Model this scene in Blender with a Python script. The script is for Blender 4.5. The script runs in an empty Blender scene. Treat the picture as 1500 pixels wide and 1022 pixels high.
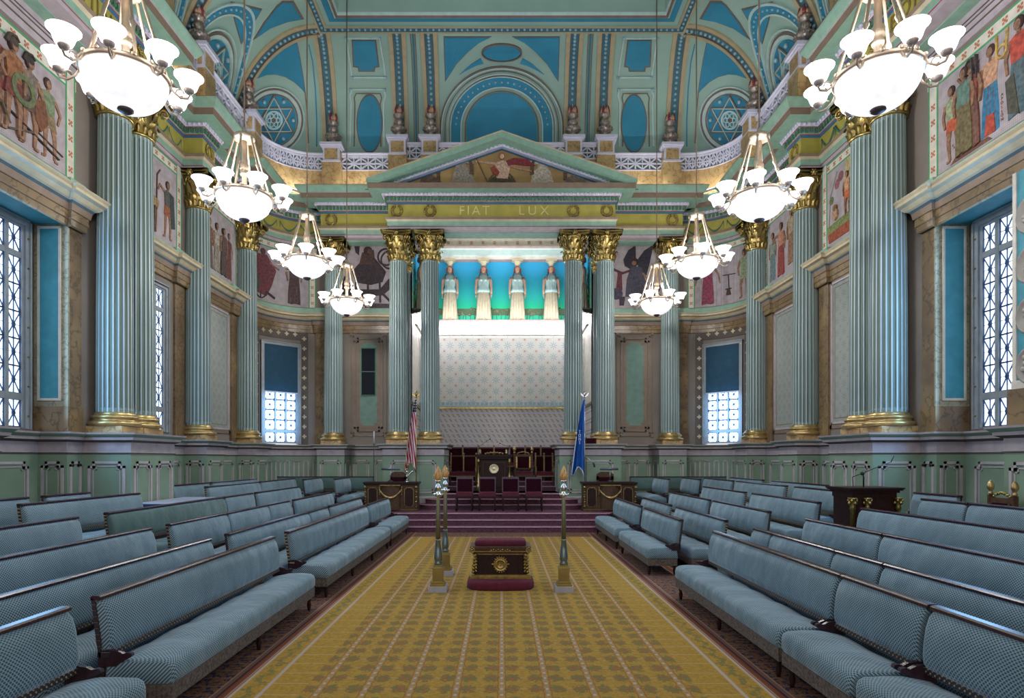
import bpy, math, random
from math import pi, sin, cos, sqrt, atan2, radians, floor as ffloor
from mathutils import Vector, Matrix
from mathutils.bvhtree import BVHTree

# ------------------------------------------------------------------ camera, world, exposure
sc = bpy.context.scene
COL = sc.collection
EYE = 2.0                      # eye height (m); floor is z=0, camera looks along +Y
cam_d = bpy.data.cameras.new('camera')
cam = bpy.data.objects.new('camera', cam_d)
COL.objects.link(cam)
cam.location = (0, 0, EYE)
cam.rotation_euler = (pi/2, 0, 0)
cam_d.sensor_width = 36
cam_d.lens = 21.6              # 900 px focal length on 1500 px
cam_d.shift_x = 0.010
cam_d.shift_y = 0.107
cam_d.clip_end = 200
sc.camera = cam
sc.view_settings.view_transform = 'Standard'
sc.view_settings.look = 'None'
sc.view_settings.gamma = 1
sc.view_settings.use_curve_mapping = False
sc.view_settings.exposure = 0.98
sc.cycles.use_denoising = True
sc.cycles.max_bounces = 6
sc.cycles.diffuse_bounces = 3
sc.cycles.glossy_bounces = 2
sc.cycles.transmission_bounces = 3
sc.cycles.sample_clamp_indirect = 4
wd = bpy.data.worlds.new('world'); sc.world = wd
wd.use_nodes = True
wd.node_tree.nodes['Background'].inputs[0].default_value = (1.0, 0.93, 0.95, 1)
wd.node_tree.nodes['Background'].inputs[1].default_value = 0.50

def area_light(name, loc, rot, sx, sy, power, color):
    l = bpy.data.lights.new(name, 'AREA'); l.shape = 'RECTANGLE'
    l.size = sx; l.size_y = sy; l.energy = power; l.color = color
    o = bpy.data.objects.new(name, l); COL.objects.link(o)
    o.location = loc; o.rotation_euler = rot
    return o
# daylight falling in through the tall windows of both side walls and the corner windows
DAY = (0.28, 0.58, 1.0)
for s in (1, -1):
    area_light('window_daylight', (s*7.56, 9.7, 4.3), (0, s*pi/2, 0), 3.2, 1.5, 80, DAY)
    area_light('window_daylight', (s*7.15, 20.0, 3.4), (pi/2, 0, s*pi*-0.25+0), 1.1, 1.4, 9, DAY)
area_light('window_daylight', (-7.88, 13.9, 4.3), (0, -pi/2, 0), 3.2, 1.2, 22, DAY)

# ------------------------------------------------------------------ helpers: colours and materials
def lin(h):
    if isinstance(h, str):
        h = h.lstrip('#'); c = [int(h[i:i+2], 16)/255 for i in (0, 2, 4)]
    else: c = h
    return tuple(x/12.92 if x <= 0.04045 else ((x+0.055)/1.055)**2.4 for x in c) + (1,)

class NT:
    """tiny node expression builder"""
    def __init__(s, name):
        s.m = bpy.data.materials.new(name); s.m.use_nodes = True
        s.t = s.m.node_tree; s.b = s.t.nodes['Principled BSDF']
        s._oc = None
    def n(s, typ): return s.t.nodes.new(typ)
    def put(s, sock, v):
        if isinstance(v, bpy.types.NodeSocket): s.t.links.new(v, sock)
        elif isinstance(v, (tuple, list)): sock.default_value = v
        else: sock.default_value = v
    def coord(s):
        if s._oc is None:
            tc = s.n('ShaderNodeTexCoord'); sp = s.n('ShaderNodeSeparateXYZ')
            s.t.links.new(tc.outputs['Object'], sp.inputs[0])
            s._oc = (sp.outputs[0], sp.outputs[1], sp.outputs[2]); s.vec = tc.outputs['Object']
        return s._oc
    def ma(s, op, a, b=None, c=None):
        x = s.n('ShaderNodeMath'); x.operation = op
        s.put(x.inputs[0], a)
        if b is not None: s.put(x.inputs[1], b)
        if c is not None: s.put(x.inputs[2], c)
        return x.outputs[0]
    def add(s, a, b): return s.ma('ADD', a, b)
    def sub(s, a, b): return s.ma('SUBTRACT', a, b)
    def mul(s, a, b): return s.ma('MULTIPLY', a, b)
    def ab(s, a): return s.ma('ABSOLUTE', a)
    def lt(s, a, b): return s.ma('LESS_THAN', a, b)
    def gt(s, a, b): return s.ma('GREATER_THAN', a, b)
    def mx(s, a, b): return s.ma('MAXIMUM', a, b)
    def mn(s, a, b): return s.ma('MINIMUM', a, b)
    def rep(s, a, p):   # distance from nearest multiple of p
        return s.ab(s.sub(s.ma('FLOORED_MODULO', s.add(a, p/2), p), p/2))
    def cen(s, a, p):   # signed offset from nearest multiple
        return s.sub(s.ma('FLOORED_MODULO', s.add(a, p/2), p), p/2)
    def idx(s, a, p): return s.ma('FLOOR', s.ma('DIVIDE', s.add(a, p/2), p))
    def mix(s, f, a, b):
        x = s.n('ShaderNodeMix'); x.data_type = 'RGBA'
        s.put(x.inputs[0], f); s.put(x.inputs[6], a); s.put(x.inputs[7], b)
        return x.outputs[2]
    def noise(s, scale, detail=3, vec=None):
        s.coord(); x = s.n('ShaderNodeTexNoise'); x.inputs['Scale'].default_value = scale
        x.inputs['Detail'].default_value = detail
        s.t.links.new(vec or s.vec, x.inputs['Vector']); return x.outputs[0]
    def vor(s, scale):
        s.coord(); x = s.n('ShaderNodeTexVoronoi'); x.inputs['Scale'].default_value = scale
        s.t.links.new(s.vec, x.inputs['Vector']); return x.outputs[0]
    def ramp(s, f, a, b):   # smooth 0..1 between a and b
        x = s.n('ShaderNodeMapRange'); s.put(x.inputs[0], f); x.inputs[1].default_value = a; x.inputs[2].default_value = b
        return x.outputs[0]
    def bump(s, h, strength=0.3, dist=0.02):
        x = s.n('ShaderNodeBump'); x.inputs['Strength'].default_value = strength; x.inputs['Distance'].default_value = dist
        s.put(x.inputs['Height'], h); s.t.links.new(x.outputs[0], s.b.inputs['Normal'])
    def done(s, col, rough=0.7, metal=0.0, **k):
        s.put(s.b.inputs['Base Color'], col); s.put(s.b.inputs['Roughness'], rough); s.put(s.b.inputs['Metallic'], metal)
        for kk, v in k.items(): s.put(s.b.inputs[kk.replace('_', ' ')], v)
        return s.m

def sh(c, f): return tuple(min(1, x*f) for x in c[:3]) + (1,)
def plain(name, h, rough=0.7, metal=0.0, var=0.12, scale=6, bump=0, **k):
    t = NT(name); c = lin(h)
    nz = t.noise(scale, 4)
    col = t.mix(t.ramp(nz, .3, .7), sh(c, 1-var), sh(c, 1+var))
    if bump: t.bump(t.noise(scale*8), bump, .01)
    return t.done(col, rough, metal, **k)
def marble(name, h1, h2, h3, scale=2.2):
    t = NT(name); a = t.noise(scale, 8); b = t.noise(scale*2.3, 10)
    vein = t.ramp(t.ab(t.sub(b, .5)), 0.0, .035)
    col = t.mix(t.ramp(a, .35, .65), lin(h1), lin(h2))
    col = t.mix(t.mul(t.sub(1, vein), .7), col, lin(h3))
    return t.done(col, .35)
def emis(name, h, strength, base='ffffff'):
    t = NT(name)
    nz = t.noise(7, 5)
    col = t.mix(t.ramp(nz, .4, .65), sh(lin(h), .72), lin(h))
    return t.done(lin(base), .4, 0, Emission_Color=col, Emission_Strength=strength)

M = {}
M['green'] = plain('painted_sage_green', '8aaf9c', .6)
M['green_dk'] = plain('painted_deep_green', '4e7460', .6)
M['dado'] = plain('dado_green', '7c937e', .55, scale=1.5)
M['dado_lilac'] = plain('dado_lilac_band', 'a59da3', .5)
M['dado_trim'] = plain('dado_moulding', 'b5acb0', .45)
M['taupe'] = plain('taupe_wall_paint', '7e766e', .8, scale=1.2)
M['taupe_dk'] = plain('dark_taupe_paint', '5f564f', .8, scale=2)
M['brown'] = plain('brown_moulding_paint', '83705f', .6)
M['pink'] = plain('dusty_pink_paint', 'a8928f', .6)
M['lilac'] = plain('lilac_grey_paint', 'b3a9b0', .6)
M['red'] = plain('crimson_line_paint', '9a4560', .6)
M['blue'] = plain('blue_line_paint', '3a6f93', .6)
M['cream'] = plain('cream_moulding_paint', 'bdb193', .5)
M['cream_lt'] = plain('pale_cream_paint', 'd5d0c4', .5)
M['white'] = plain('lilac_white_paint', 'cfcfe2', .5, var=.06)
M['yellow'] = plain('frieze_ochre_paint', 'aea34c', .6, scale=3)
M['gold'] = plain('gilded_metal', 'b8a06c', .34, .8, var=.25, scale=9)
M['gold_old'] = plain('antique_gilding', 'a8935a', .3, .95, var=.35, scale=14)
M['dull_gilt'] = plain('dull_gilt_wood', '86704c', .45, .35, var=.3)
M['brass'] = plain('polished_brass', 'a89a66', .25, .9, var=.1)
M['steel'] = plain('brushed_steel', 'b9bcc2', .3, .9)
M['chrome'] = plain('bright_chrome', 'dadde0', .12, 1.0)
M['black'] = plain('black_plastic', '1a1a1e', .5)
M['wood'] = plain('dark_mahogany', '2e1b18', .45, scale=20, var=.3, Specular_IOR_Level=.2)
M['wood_lt'] = plain('carved_walnut', '4f3a29', .5, scale=18, var=.3, Specular_IOR_Level=.25)
M['rail'] = plain('rail_mahogany', '33222a', .25, scale=20, var=.2)
M['burg'] = plain('burgundy_velvet', '5a1a2e', .9, scale=14, var=.25)
M['burg_dk'] = plain('dark_burgundy_leather', '2c0a16', .9, scale=14, var=.2, Specular_IOR_Level=.1)
M['ceil_green'] = plain('vault_sage_green', '98b8ad', .75, scale=.9, var=.08)
M['ceil_light'] = plain('vault_pale_moulding', 'b4cdca', .6, var=.08)
M['ceil_blue'] = plain('vault_blue_paint', '3088a9', .75, scale=1.3, var=.1)
M['ceil_cream'] = plain('vault_rib_cream', 'b3a584', .6, var=.08)
M['ceil_teal'] = plain('vault_rib_teal', '3f7383', .6, var=.1)
M['stud'] = plain('silver_studs', '9fc0cc', .4, .2)
M['ceil_line'] = plain('vault_brown_line', '76655a', .6)
M['marble'] = marble('golden_sienna_marble', 'a8895a', 'c3a877', '6e543a')
M['marble_br'] = marble('brown_marble', '6e5a42', '8d7754', '46382a', 1.6)
M['marble_gr'] = marble('pale_veined_marble', '8a866c', 'a39d84', '55503e', 3)
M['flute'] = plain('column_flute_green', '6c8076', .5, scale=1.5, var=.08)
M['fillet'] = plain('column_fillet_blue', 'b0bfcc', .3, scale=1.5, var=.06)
M['pane'] = emis('bright_window_glass', 'cfe2ff', 1.35)
M['lead_dk'] = plain('slate_blue_line', '46606c', .6)
M['panel_teal'] = plain('grey_teal_panel', '6c8c82', .7)
M['bronze'] = plain('dark_bronze', '4a4044', .5, .3)
M['lead'] = plain('window_lead_bars', '24466c', .5)
M['frame'] = plain('window_frame_paint', '8f969a', .5)
M['blind'] = plain('dark_blue_blind', '23485e', .9)
M['reveal_blue'] = plain('turquoise_panel_paint', '3f93a6', .6)
M['glow'] = emis('lit_alabaster_glass', 'fff6f2', 1.5)
M['bowl'] = emis('lit_alabaster_bowl', 'f6f3f6', .54)
M['cove'] = emis('cove_lamp_glow', 'f4f2ff', 4)
M['chand'] = plain('champagne_brass', 'bfae9a', .35, .6)
M['skin'] = plain('painted_skin', 'c99a82', .6)
M['drape_blue'] = plain('pale_blue_drapery', 'a9c6c4', .7, scale=9)
M['drape_sand'] = plain('sand_drapery', 'ada38c', .7, scale=9)
M['hair'] = plain('auburn_hair', '8a5a52', .7)

def upholstery(name, base, dot, spacing=.031):
    t = NT(name); x, y, z = t.coord()
    tt = t.sub(z, t.ab(x))
    row = t.idx(tt, spacing*.5)
    yy = t.add(y, t.mul(row, spacing*.5))
    dy = t.rep(yy, spacing); dz = t.rep(tt, spacing*.5)
    d = t.ma('SQRT', t.add(t.mul(dy, dy), t.mul(dz, t.mul(dz, 1.6))))
    m = t.lt(d, spacing*.30)
    nz = t.ramp(t.noise(1.7, 3), .3, .7)
    b = t.mix(nz, sh(lin(base), .86), sh(lin(base), 1.12))
    t.bump(t.noise(2.6, 2), .7, .08)
    return t.done(t.mix(m, b, lin(dot)), .75, 0, Sheen_Weight=.6, Sheen_Roughness=.4, Sheen_Tint=lin('bfd6e8'))
M['uph'] = upholstery('dotted_blue_upholstery', '839eac', '2b474f')
M['uph_dk'] = upholstery('worn_dark_green_upholstery', '4d6b68', '35504e')
def nails():
    t = NT('nail_studded_gimp'); x, y, z = t.coord()
    m = t.mul(t.lt(t.rep(t.add(y, z), .045), .008), t.lt(t.rep(t.sub(y, z), .045), .012))
    return t.done(t.mix(m, lin('2a2530'), lin('a8946a')), .4)
M['nails'] = nails()
M['apron'] = plain('brown_tapestry_fringe', '5f564f', .95, scale=45, var=.55)

def carpet_centre():
    t = NT('yellow_leaf_carpet'); x, y, z = t.coord()
    P = .392; R = .265
    ax = t.ab(x)
    base = t.mix(t.ramp(t.noise(30, 2), .3, .7), lin('92711f'), lin('ab872c'))
    # leaf clusters each side of every stripe
    dx = t.rep(x, P); dy = t.rep(y, R)
    nzv = t.noise(34, 2)
    ex = t.ma('DIVIDE', t.sub(dx, .098), .066); ey = t.ma('DIVIDE', dy, .088)
    dd = t.add(t.add(t.mul(ex, ex), t.mul(ey, ey)), t.mul(t.sub(nzv, .5), 4.2))
    leaf = t.lt(dd, 1.0)
    lc = t.mix(t.ramp(t.noise(34, 1), .45, .55), lin('5a6236'), lin('8a4f30'))
    col = t.mix(t.mul(leaf, .78), base, lc)
    # tick between clusters
    tick = t.mul(t.lt(t.ab(t.sub(dx, P/2)), .03), t.lt(dy, .008))
    col = t.mix(t.mul(tick, .7), col, lin('b08a6a'))
    # stripe: pair of brown lines and pale dotted core
    s1 = t.lt(t.ab(t.sub(dx, t.add(.030, t.mul(t.rep(y, R/2), .10)))), .005)
    col = t.mix(t.mul(s1, .8), col, lin('8a4f35'))
    core = t.mul(t.lt(dx, .017), t.gt(t.rep(y, R/3), .012))
    col = t.mix(t.mul(core, .6), col, lin('9a8480'))
    core2 = t.mul(t.lt(dx, .012), t.lt(t.rep(y, R/2), .02))
    col = t.mix(t.mul(core2, .7), col, lin('b3acac'))
    # outside the stripe field: plain ochre with cross rungs
    out = t.gt(ax, P*4.35)
    rung = t.lt(t.rep(t.add(y, R/2), R), .005)
    plainc = t.mix(t.mul(rung, .8), base, lin('b59a86'))
    col = t.mix(out, col, plainc)
    # border lines
    vine_z = t.mul(t.gt(ax, 2.07), t.lt(ax, 2.25))
    vd = t.lt(t.add(t.ab(t.sub(ax, t.add(2.16, t.mul(t.ma('SINE', t.mul(y, 24)), .03)))), t.mul(t.sub(nzv, .5), .25)), .03)
    col = t.mix(vine_z, col, t.mix(t.mul(vd, .75), base, lin('5d6138')))
    for a, w, c in ((2.04, .017, 'a89a92'), (2.27, .013, 'a89a92')):
        col = t.mix(t.lt(t.ab(t.sub(ax, a)), w), col, lin(c))
    return t.done(col, .95)
def carpet_border():
    t = NT('orange_navy_border_carpet'); x, y, z = t.coord()
    ax = t.ab(x)
    nz = t.noise(16, 2); nz2 = t.noise(40, 2)
    fl = t.mix(t.gt(nz, .52), lin('6b4527'), lin('1d1c3c'))
    fl = t.mix(t.gt(nz2, .6), fl, lin('8a6030'))
    rung = t.lt(t.rep(y, .20), .008)
    fl = t.mix(rung, fl, lin('7c5a4c'))
    col = fl
    for a, b, c in ((2.28, 2.31, '7a4a22'), (2.31, 2.325, '8f8078'), (2.325, 2.38, '7c3f1e'), (2.38, 2.40, '1e1c38'), (2.40, 2.44, '7a4f3a'), (2.44, 2.455, '8f7a72'),
                    (2.96, 2.99, '8a6a5a'), (2.99, 3.08, '6a3a22'), (3.08, 3.1, '8a7a72'), (3.1, 3.5, '6b4b24'), (3.5, 9, '4d3522')):
        m = t.mul(t.gt(ax, a), t.lt(ax, b))
        col = t.mix(m, col, lin(c) if c != '6b4b24' else t.mix(nz, lin('7a5522'), lin('6b4b24')))
    return t.done(col, .95)
def carpet_dais():
    t = NT('plum_step_carpet'); x, y, z = t.coord()
    a = t.ramp(t.noise(18, 3), .35, .65)
    col = t.mix(a, lin('492a38'), lin('663e4e'))
    return t.done(col, .95)
M['c_centre'] = carpet_centre(); M['c_border'] = carpet_border(); M['c_dais'] = carpet_dais()

def stencil(name, ax, P, base, c1, c2, c3=None):
    """cream wall stencil: snowflakes and small squares on a lattice, plane axes ax"""
    t = NT(name); c = t.coord(); u = c[ax]; v = c[2]
    du, dv = t.rep(u, P), t.rep(v, P)
    du2, dv2 = t.rep(t.add(u, P/2), P), t.rep(t.add(v, P/2), P)
    sq = t.mul(t.lt(du, P*.09), t.lt(dv, P*.09))
    r = t.ma('SQRT', t.add(t.mul(du2, du2), t.mul(dv2, dv2)))
    arm = t.mn(t.mn(du2, dv2), t.mul(t.ab(t.sub(du2, dv2)), .7))
    star = t.mul(t.mul(t.lt(arm, P*.022), t.lt(r, P*.34)), t.gt(r, P*.07))
    dia = t.lt(t.ab(t.sub(t.add(du, dv), P*.25)), P*.012)
    b = t.mix(t.ramp(t.noise(3), .3, .7), sh(lin(base), .96), lin(base))
    col = t.mix(t.mul(dia, .35), b, lin(c1))
    col = t.mix(t.mul(star, .8), col, lin(c1))
    col = t.mix(t.mul(sq, .85), col, lin(c2))
    return t.done(col, .8)
M['sten_up'] = stencil('snowflake_stencil', 0, .43, 'cdccc4', '6f9296', 'c09078')
M['sten_side'] = stencil('lattice_stencil_panel', 1, .30, '9aa19b', '7c7f7c', '8d8b84')
def leafpaper():
    t = NT('grey_leaf_wallpaper'); x, y, z = t.coord()
    P = .19
    uu = t.add(x, t.mul(t.idx(z, P), P/2))
    du, dv = t.cen(uu, P), t.cen(z, P)
    a = t.lt(t.add(t.mul(t.ab(du), .8), t.mul(t.ab(t.add(dv, t.mul(du, .8))), 1.2)), P*.36)
    n = t.gt(t.noise(34, 2), .46)
    return t.done(t.mix(t.mul(t.mul(a, n), .75), lin('c6bfbd'), lin('73756f')), .8)
M['leafpaper'] = leafpaper()
def backdrop():
    t = NT('painted_sky_backdrop'); x, y, z = t.coord()
    f = t.ramp(t.add(z, t.mul(t.noise(.8, 2), .25)), 7.7, 9.2)
    col = t.mix(f, lin('0aa872'), lin('2fb0e4'))
    col = t.mix(t.ramp(z, 7.0, 7.5), lin('2fb0a0'), col)
    return t.done(col, .7)
M['backdrop'] = backdrop()
def mosaic():
    t = NT('lilac_mosaic_ground'); x, y, z = t.coord()
    g = t.mx(t.lt(t.rep(t.add(x, y), .035), .004), t.lt(t.rep(z, .035), .004))
    b = t.mix(t.ramp(t.noise(5, 4), .3, .7), lin('9d9397'), lin('b8afb4'))
    return t.done(t.mix(t.mul(g, .35), b, lin('6d6466')), .7)
M['mosaic'] = mosaic()
def flagm():
    t = NT('stars_and_stripes_cloth'); x, y, z = t.coord()
    st = t.gt(t.rep(t.add(x, t.mul(z, .12)), .075), .019)
    col = t.mix(st, lin('a02038'), lin('d8d2dc'))
    canton = t.gt(z, 2.95)
    star = t.mul(t.lt(t.rep(x, .055), .012), t.lt(t.rep(z, .08), .014))
    col = t.mix(canton, col, t.mix(star, lin('1b1c44'), lin('e0e0ea')))
    return t.done(col, .7)
M['usflag'] = flagm()
M['blueflag'] = plain('royal_blue_cloth', '0f55a8', .6, scale=5)

# ------------------------------------------------------------------ helpers: mesh builder and tags
class MB:
    def __init__(s): s.v = []; s.f = []; s.m = []; s.s = []
    def add(s, vs, fs, mi=0, smooth=False, T=None):
        b = len(s.v)
        s.v += [tuple(T @ Vector(p)) for p in vs] if T is not None else [tuple(p) for p in vs]
        for k, f in enumerate(fs):
            s.f.append(tuple(i+b for i in f)); s.m.append(mi[k] if isinstance(mi, list) else mi); s.s.append(smooth)
    def box(s, x0, x1, y0, y1, z0, z1, mi=0, T=None):
        if x0 > x1: x0, x1 = x1, x0
        if y0 > y1: y0, y1 = y1, y0
        vs = [(x0,y0,z0),(x1,y0,z0),(x1,y1,z0),(x0,y1,z0),(x0,y0,z1),(x1,y0,z1),(x1,y1,z1),(x0,y1,z1)]
        s.add(vs, [(0,3,2,1),(4,5,6,7),(0,1,5,4),(1,2,6,5),(2,3,7,6),(3,0,4,7)], mi, False, T)
    def cbox(s, c, d, mi=0, T=None):
        s.box(c[0]-d[0]/2, c[0]+d[0]/2, c[1]-d[1]/2, c[1]+d[1]/2, c[2]-d[2]/2, c[2]+d[2]/2, mi, T)
    def lathe(s, prof, n=16, mi=0, T=None, smooth=True, c=(0,0,0), sq=None):
        vs = []; fs = []
        for r, z in prof:
            for i in range(n):
                a = 2*pi*i/n
                vs.append((c[0]+r*cos(a), c[1]+r*sin(a), c[2]+z))
        for j in range(len(prof)-1):
            for i in range(n):
                k = (i+1) % n
                fs.append((j*n+i, j*n+k, (j+1)*n+k, (j+1)*n+i))
        if prof[0][0] > 1e-4: fs.append(tuple(range(n-1, -1, -1)))
        if prof[-1][0] > 1e-4: fs.append(tuple((len(prof)-1)*n+i for i in range(n)))
        s.add(vs, fs, mi, smooth, T)
    def tube(s, pts, r, n=8, mi=0, T=None, closed=False):
        pts = [Vector(p) for p in pts]; m = len(pts)
        rs = r if isinstance(r, (list, tuple)) else [r]*m
        up0 = Vector((0, 0, 1)); vs = []; fs = []
        for i, p in enumerate(pts):
            if closed: d = pts[(i+1) % m]-pts[i-1]
            else: d = pts[min(i+1, m-1)]-pts[max(i-1, 0)]
            d.normalize()
            up = up0 if abs(d.dot(up0)) < .95 else Vector((0, 1, 0))
            a = d.cross(up).normalized(); b = d.cross(a).normalized()
            for k in range(n):
                t = 2*pi*k/n
                vs.append(p + a*(rs[i]*cos(t)) + b*(rs[i]*sin(t)))
        for i in range(m if closed else m-1):
            j = (i+1) % m
            for k in range(n):
                l = (k+1) % n
                fs.append((i*n+k, i*n+l, j*n+l, j*n+k))
        if not closed:
            fs.append(tuple(range(n-1, -1, -1))); fs.append(tuple((m-1)*n+k for k in range(n)))
        s.add(vs, fs, mi, True, T)
    def prism(s, poly, y0, y1, mi=0, T=None, axis='y', smooth=False):
        """2D polygon (u,v) extruded: axis y -> (u, y, v); axis x -> (x, u, v); axis z -> (u, v, z)"""
        n = len(poly)
        P = {'y': lambda p, t: (p[0], t, p[1]), 'x': lambda p, t: (t, p[0], p[1]), 'z': lambda p, t: (p[0], p[1], t)}[axis]
        vs = [P(p, y0) for p in poly]+[P(p, y1) for p in poly]
        fs = [(i, (i+1) % n, n+(i+1) % n, n+i) for i in range(n)] + [tuple(range(n-1, -1, -1)), tuple(range(n, 2*n))]
        s.add(vs, fs, mi, smooth, T)
    def sphere(s, c, r, mi=0, n=10, T=None, sz=1.0):
        pr = [(max(1e-5, r*sin(pi*i/n)), -r*sz*cos(pi*i/n)) for i in range(n+1)]
        s.lathe(pr, max(8, n), mi, T, True, c)
    def loft(s, rings, mi=0, T=None, smooth=True, cap=True):
        n = len(rings[0]); vs = [p for r in rings for p in r]; fs = []
        for j in range(len(rings)-1):
            for i in range(n):
                k = (i+1) % n
                fs.append((j*n+i, j*n+k, (j+1)*n+k, (j+1)*n+i))
        if cap:
            fs.append(tuple(range(n-1, -1, -1))); fs.append(tuple((len(rings)-1)*n+i for i in range(n)))
        s.add(vs, fs, mi, smooth, T)
    def build(s, name, mats, parent=None, fixn=True):
        me = bpy.data.meshes.new(name)
        me.from_pydata(s.v, [], s.f)
        if not isinstance(mats, (list, tuple)): mats = [mats]
        for m in mats: me.materials.append(M[m] if isinstance(m, str) else m)
        me.polygons.foreach_set('material_index', s.m)
        me.polygons.foreach_set('use_smooth', s.s)
        me.update()
        if fixn:
            import bmesh
            bm = bmesh.new(); bm.from_mesh(me); bmesh.ops.recalc_face_normals(bm, faces=bm.faces); bm.to_mesh(me); bm.free()
        o = bpy.data.objects.new(name, me); COL.objects.link(o)
        if parent is not None: o.parent = parent
        return o
def tag(o, label=None, cat=None, group=None, kind=None):
    if label: o['label'] = label
    if cat: o['category'] = cat
    if group: o['group'] = group
    if kind: o['kind'] = kind
    return o
def thing(name, label, cat, loc=(0,0,0), rz=0, group=None):
    o = bpy.data.objects.new(name, None); COL.objects.link(o)
    o.location = loc; o.rotation_euler = (0, 0, rz); o.empty_display_size = .2
    return tag(o, label, cat, group)
def copy_tree(o, parent=None):
    c = o.copy(); COL.objects.link(c); c.parent = parent
    for ch in list(o.children): copy_tree(ch, c)
    return c
def struct(name, label=None):
    o = bpy.data.objects.new(name, None); COL.objects.link(o); o['kind'] = 'structure'
    if label: o['label'] = label
    return o
def Tr(x=0, y=0, z=0, rz=0, s=(1,1,1)):
    return Matrix.Translation((x, y, z)) @ Matrix.Rotation(rz, 4, 'Z') @ Matrix.Diagonal((s[0], s[1], s[2], 1))

ORD = ['first','second','third','fourth','fifth','sixth','seventh','eighth','ninth','tenth','eleventh','twelfth']
SIDE = {1: 'right', -1: 'left'}

# plan paths: written for the right-hand side from near to far, then mirrored; the room lies to the left of the travel direction
def arc(cx, cy, r, n=10, a0=0, a1=pi/2): return [(cx+r*cos(a0+(a1-a0)*i/n), cy+r*sin(a0+(a1-a0)*i/n)) for i in range(n+1)]
def full(path): return path + [(-x, y) for x, y in reversed(path)]
def offsets(path):
    out = []; n = len(path)
    for i in range(n):
        def nrm(a, b):
            d = Vector((b[0]-a[0], b[1]-a[1])); d.normalize(); return Vector((-d.y, d.x))
        n1 = nrm(path[i-1], path[i]) if i > 0 else None
        n2 = nrm(path[i], path[i+1]) if i < n-1 else None
        if n1 is None: out.append(n2)
        elif n2 is None: out.append(n1)
        else:
            m = n1+n2
            if m.length < 1e-4: out.append(n1)
            else: out.append(m*(1.0/(m.length**2/2)) if m.length**2 > .3 else m)
    # m/(|m|^2/2) gives the mitre vector
    return out
def sweep(mb, path, prof):
    """prof: list of (out, z, mat) ; mat colours the segment that ends at this point"""
    off = offsets(path); n = len(path); vs = []; fs = []; mi = []
    for o, z, m in prof:
        for i in range(n):
            vs.append((path[i][0]+off[i].x*o, path[i][1]+off[i].y*o, z))
    for j in range(len(prof)-1):
        for i in range(n-1):
            fs.append((j*n+i, j*n+i+1, (j+1)*n+i+1, (j+1)*n+i)); mi.append(prof[j+1][2])
    mb.add(vs, fs, mi)
def along(path, spacing, out=0.0, minlen=.05):
    """points (x, y, nx, ny) evenly along each segment of the path"""
    res = []; off = offsets(path)
    p2 = [(path[i][0]+off[i].x*out, path[i][1]+off[i].y*out) for i in range(len(path))]
    for i in range(len(p2)-1):
        a = Vector(p2[i]); b = Vector(p2[i+1]); L = (b-a).length
        if L < minlen: continue
        d = (b-a)/L; k = max(1, int(L/spacing)); nn = Vector((-d.y, d.x))
        for j in range(k):
            p = a+d*(L*(j+.5)/k); res.append((p.x, p.y, nn.x, nn.y))
    return res
# ------------------------------------------------------------------ the room: floor, tiers, dais
fl = struct('floor', 'orange and navy patterned carpet floor under the benches')
b = MB(); b.box(-8.4, 8.4, -2, 23.4, -.1, 0); b.build('floor_carpet', 'c_border', fl)
b = MB()
for s in (1, -1):
    for x0, x1, z in ((3.87, 4.72, .13), (4.72, 5.55, .29), (5.55, 6.28, .45), (6.28, 8.0, .48)):
        b.box(s*x0, s*x1, -2, 16.68, 0.0, z)
b.build('seating_tier', 'c_border', fl)
M['c_nose'] = plain('lit_pink_step_nosing', 'b48a9c', .95)  # same carpet, painted paler on the step edges to suggest light from above
ds = struct('floor', 'plum carpeted dais platform rising in steps')
R1 = .155
def slab(b, x0, x1, y0, y1, z0, z1, nose=True):
    b.box(x0, x1, y0, y1, z0, z1, 0)
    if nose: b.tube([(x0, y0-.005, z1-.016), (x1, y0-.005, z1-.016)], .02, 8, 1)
for i, y in enumerate((16.68, 17.01, 17.34)):
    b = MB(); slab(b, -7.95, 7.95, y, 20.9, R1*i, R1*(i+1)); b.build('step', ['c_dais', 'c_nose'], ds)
def rstep(name, hw, y0, y1, z0, z1, r):
    b = MB()
    a = [(hw-r+r*sin(t), y0+r-r*cos(t)) for t in [pi/2*i/8 for i in range(9)]]
    poly = [(-x, y) for x, y in reversed(a)] + a
    poly = poly + [(hw, y1), (-hw, y1)]
    b.prism(poly, z0, z1, 0, axis='z')
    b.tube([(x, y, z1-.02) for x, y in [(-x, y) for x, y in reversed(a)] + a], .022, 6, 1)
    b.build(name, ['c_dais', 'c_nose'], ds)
rstep('curved_step', 2.52, 18.5, 19.3, R1*3, R1*4, .45)
rstep('curved_step', 2.38, 18.8, 19.3, R1*4, R1*5, .4)
rstep('curved_step', 2.05, 19.0, 20.6, R1*5, R1*6, .3)
for i, y in enumerate((20.4, 20.8, 21.2)):
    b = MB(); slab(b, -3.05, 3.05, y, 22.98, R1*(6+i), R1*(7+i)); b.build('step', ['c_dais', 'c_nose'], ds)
b = MB(); b.box(-1.78, 1.78, 19.15, 20.4, .46, R1*6); b.build('upper_platform', 'c_dais', ds)

cp = MB(); cp.box(-2.285, 2.285, -1.9, 15.62, 0.0, .014)
tag(cp.build('carpet', 'c_centre'), 'long yellow carpet with leaf striped pattern down the central aisle', 'carpet')

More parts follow.
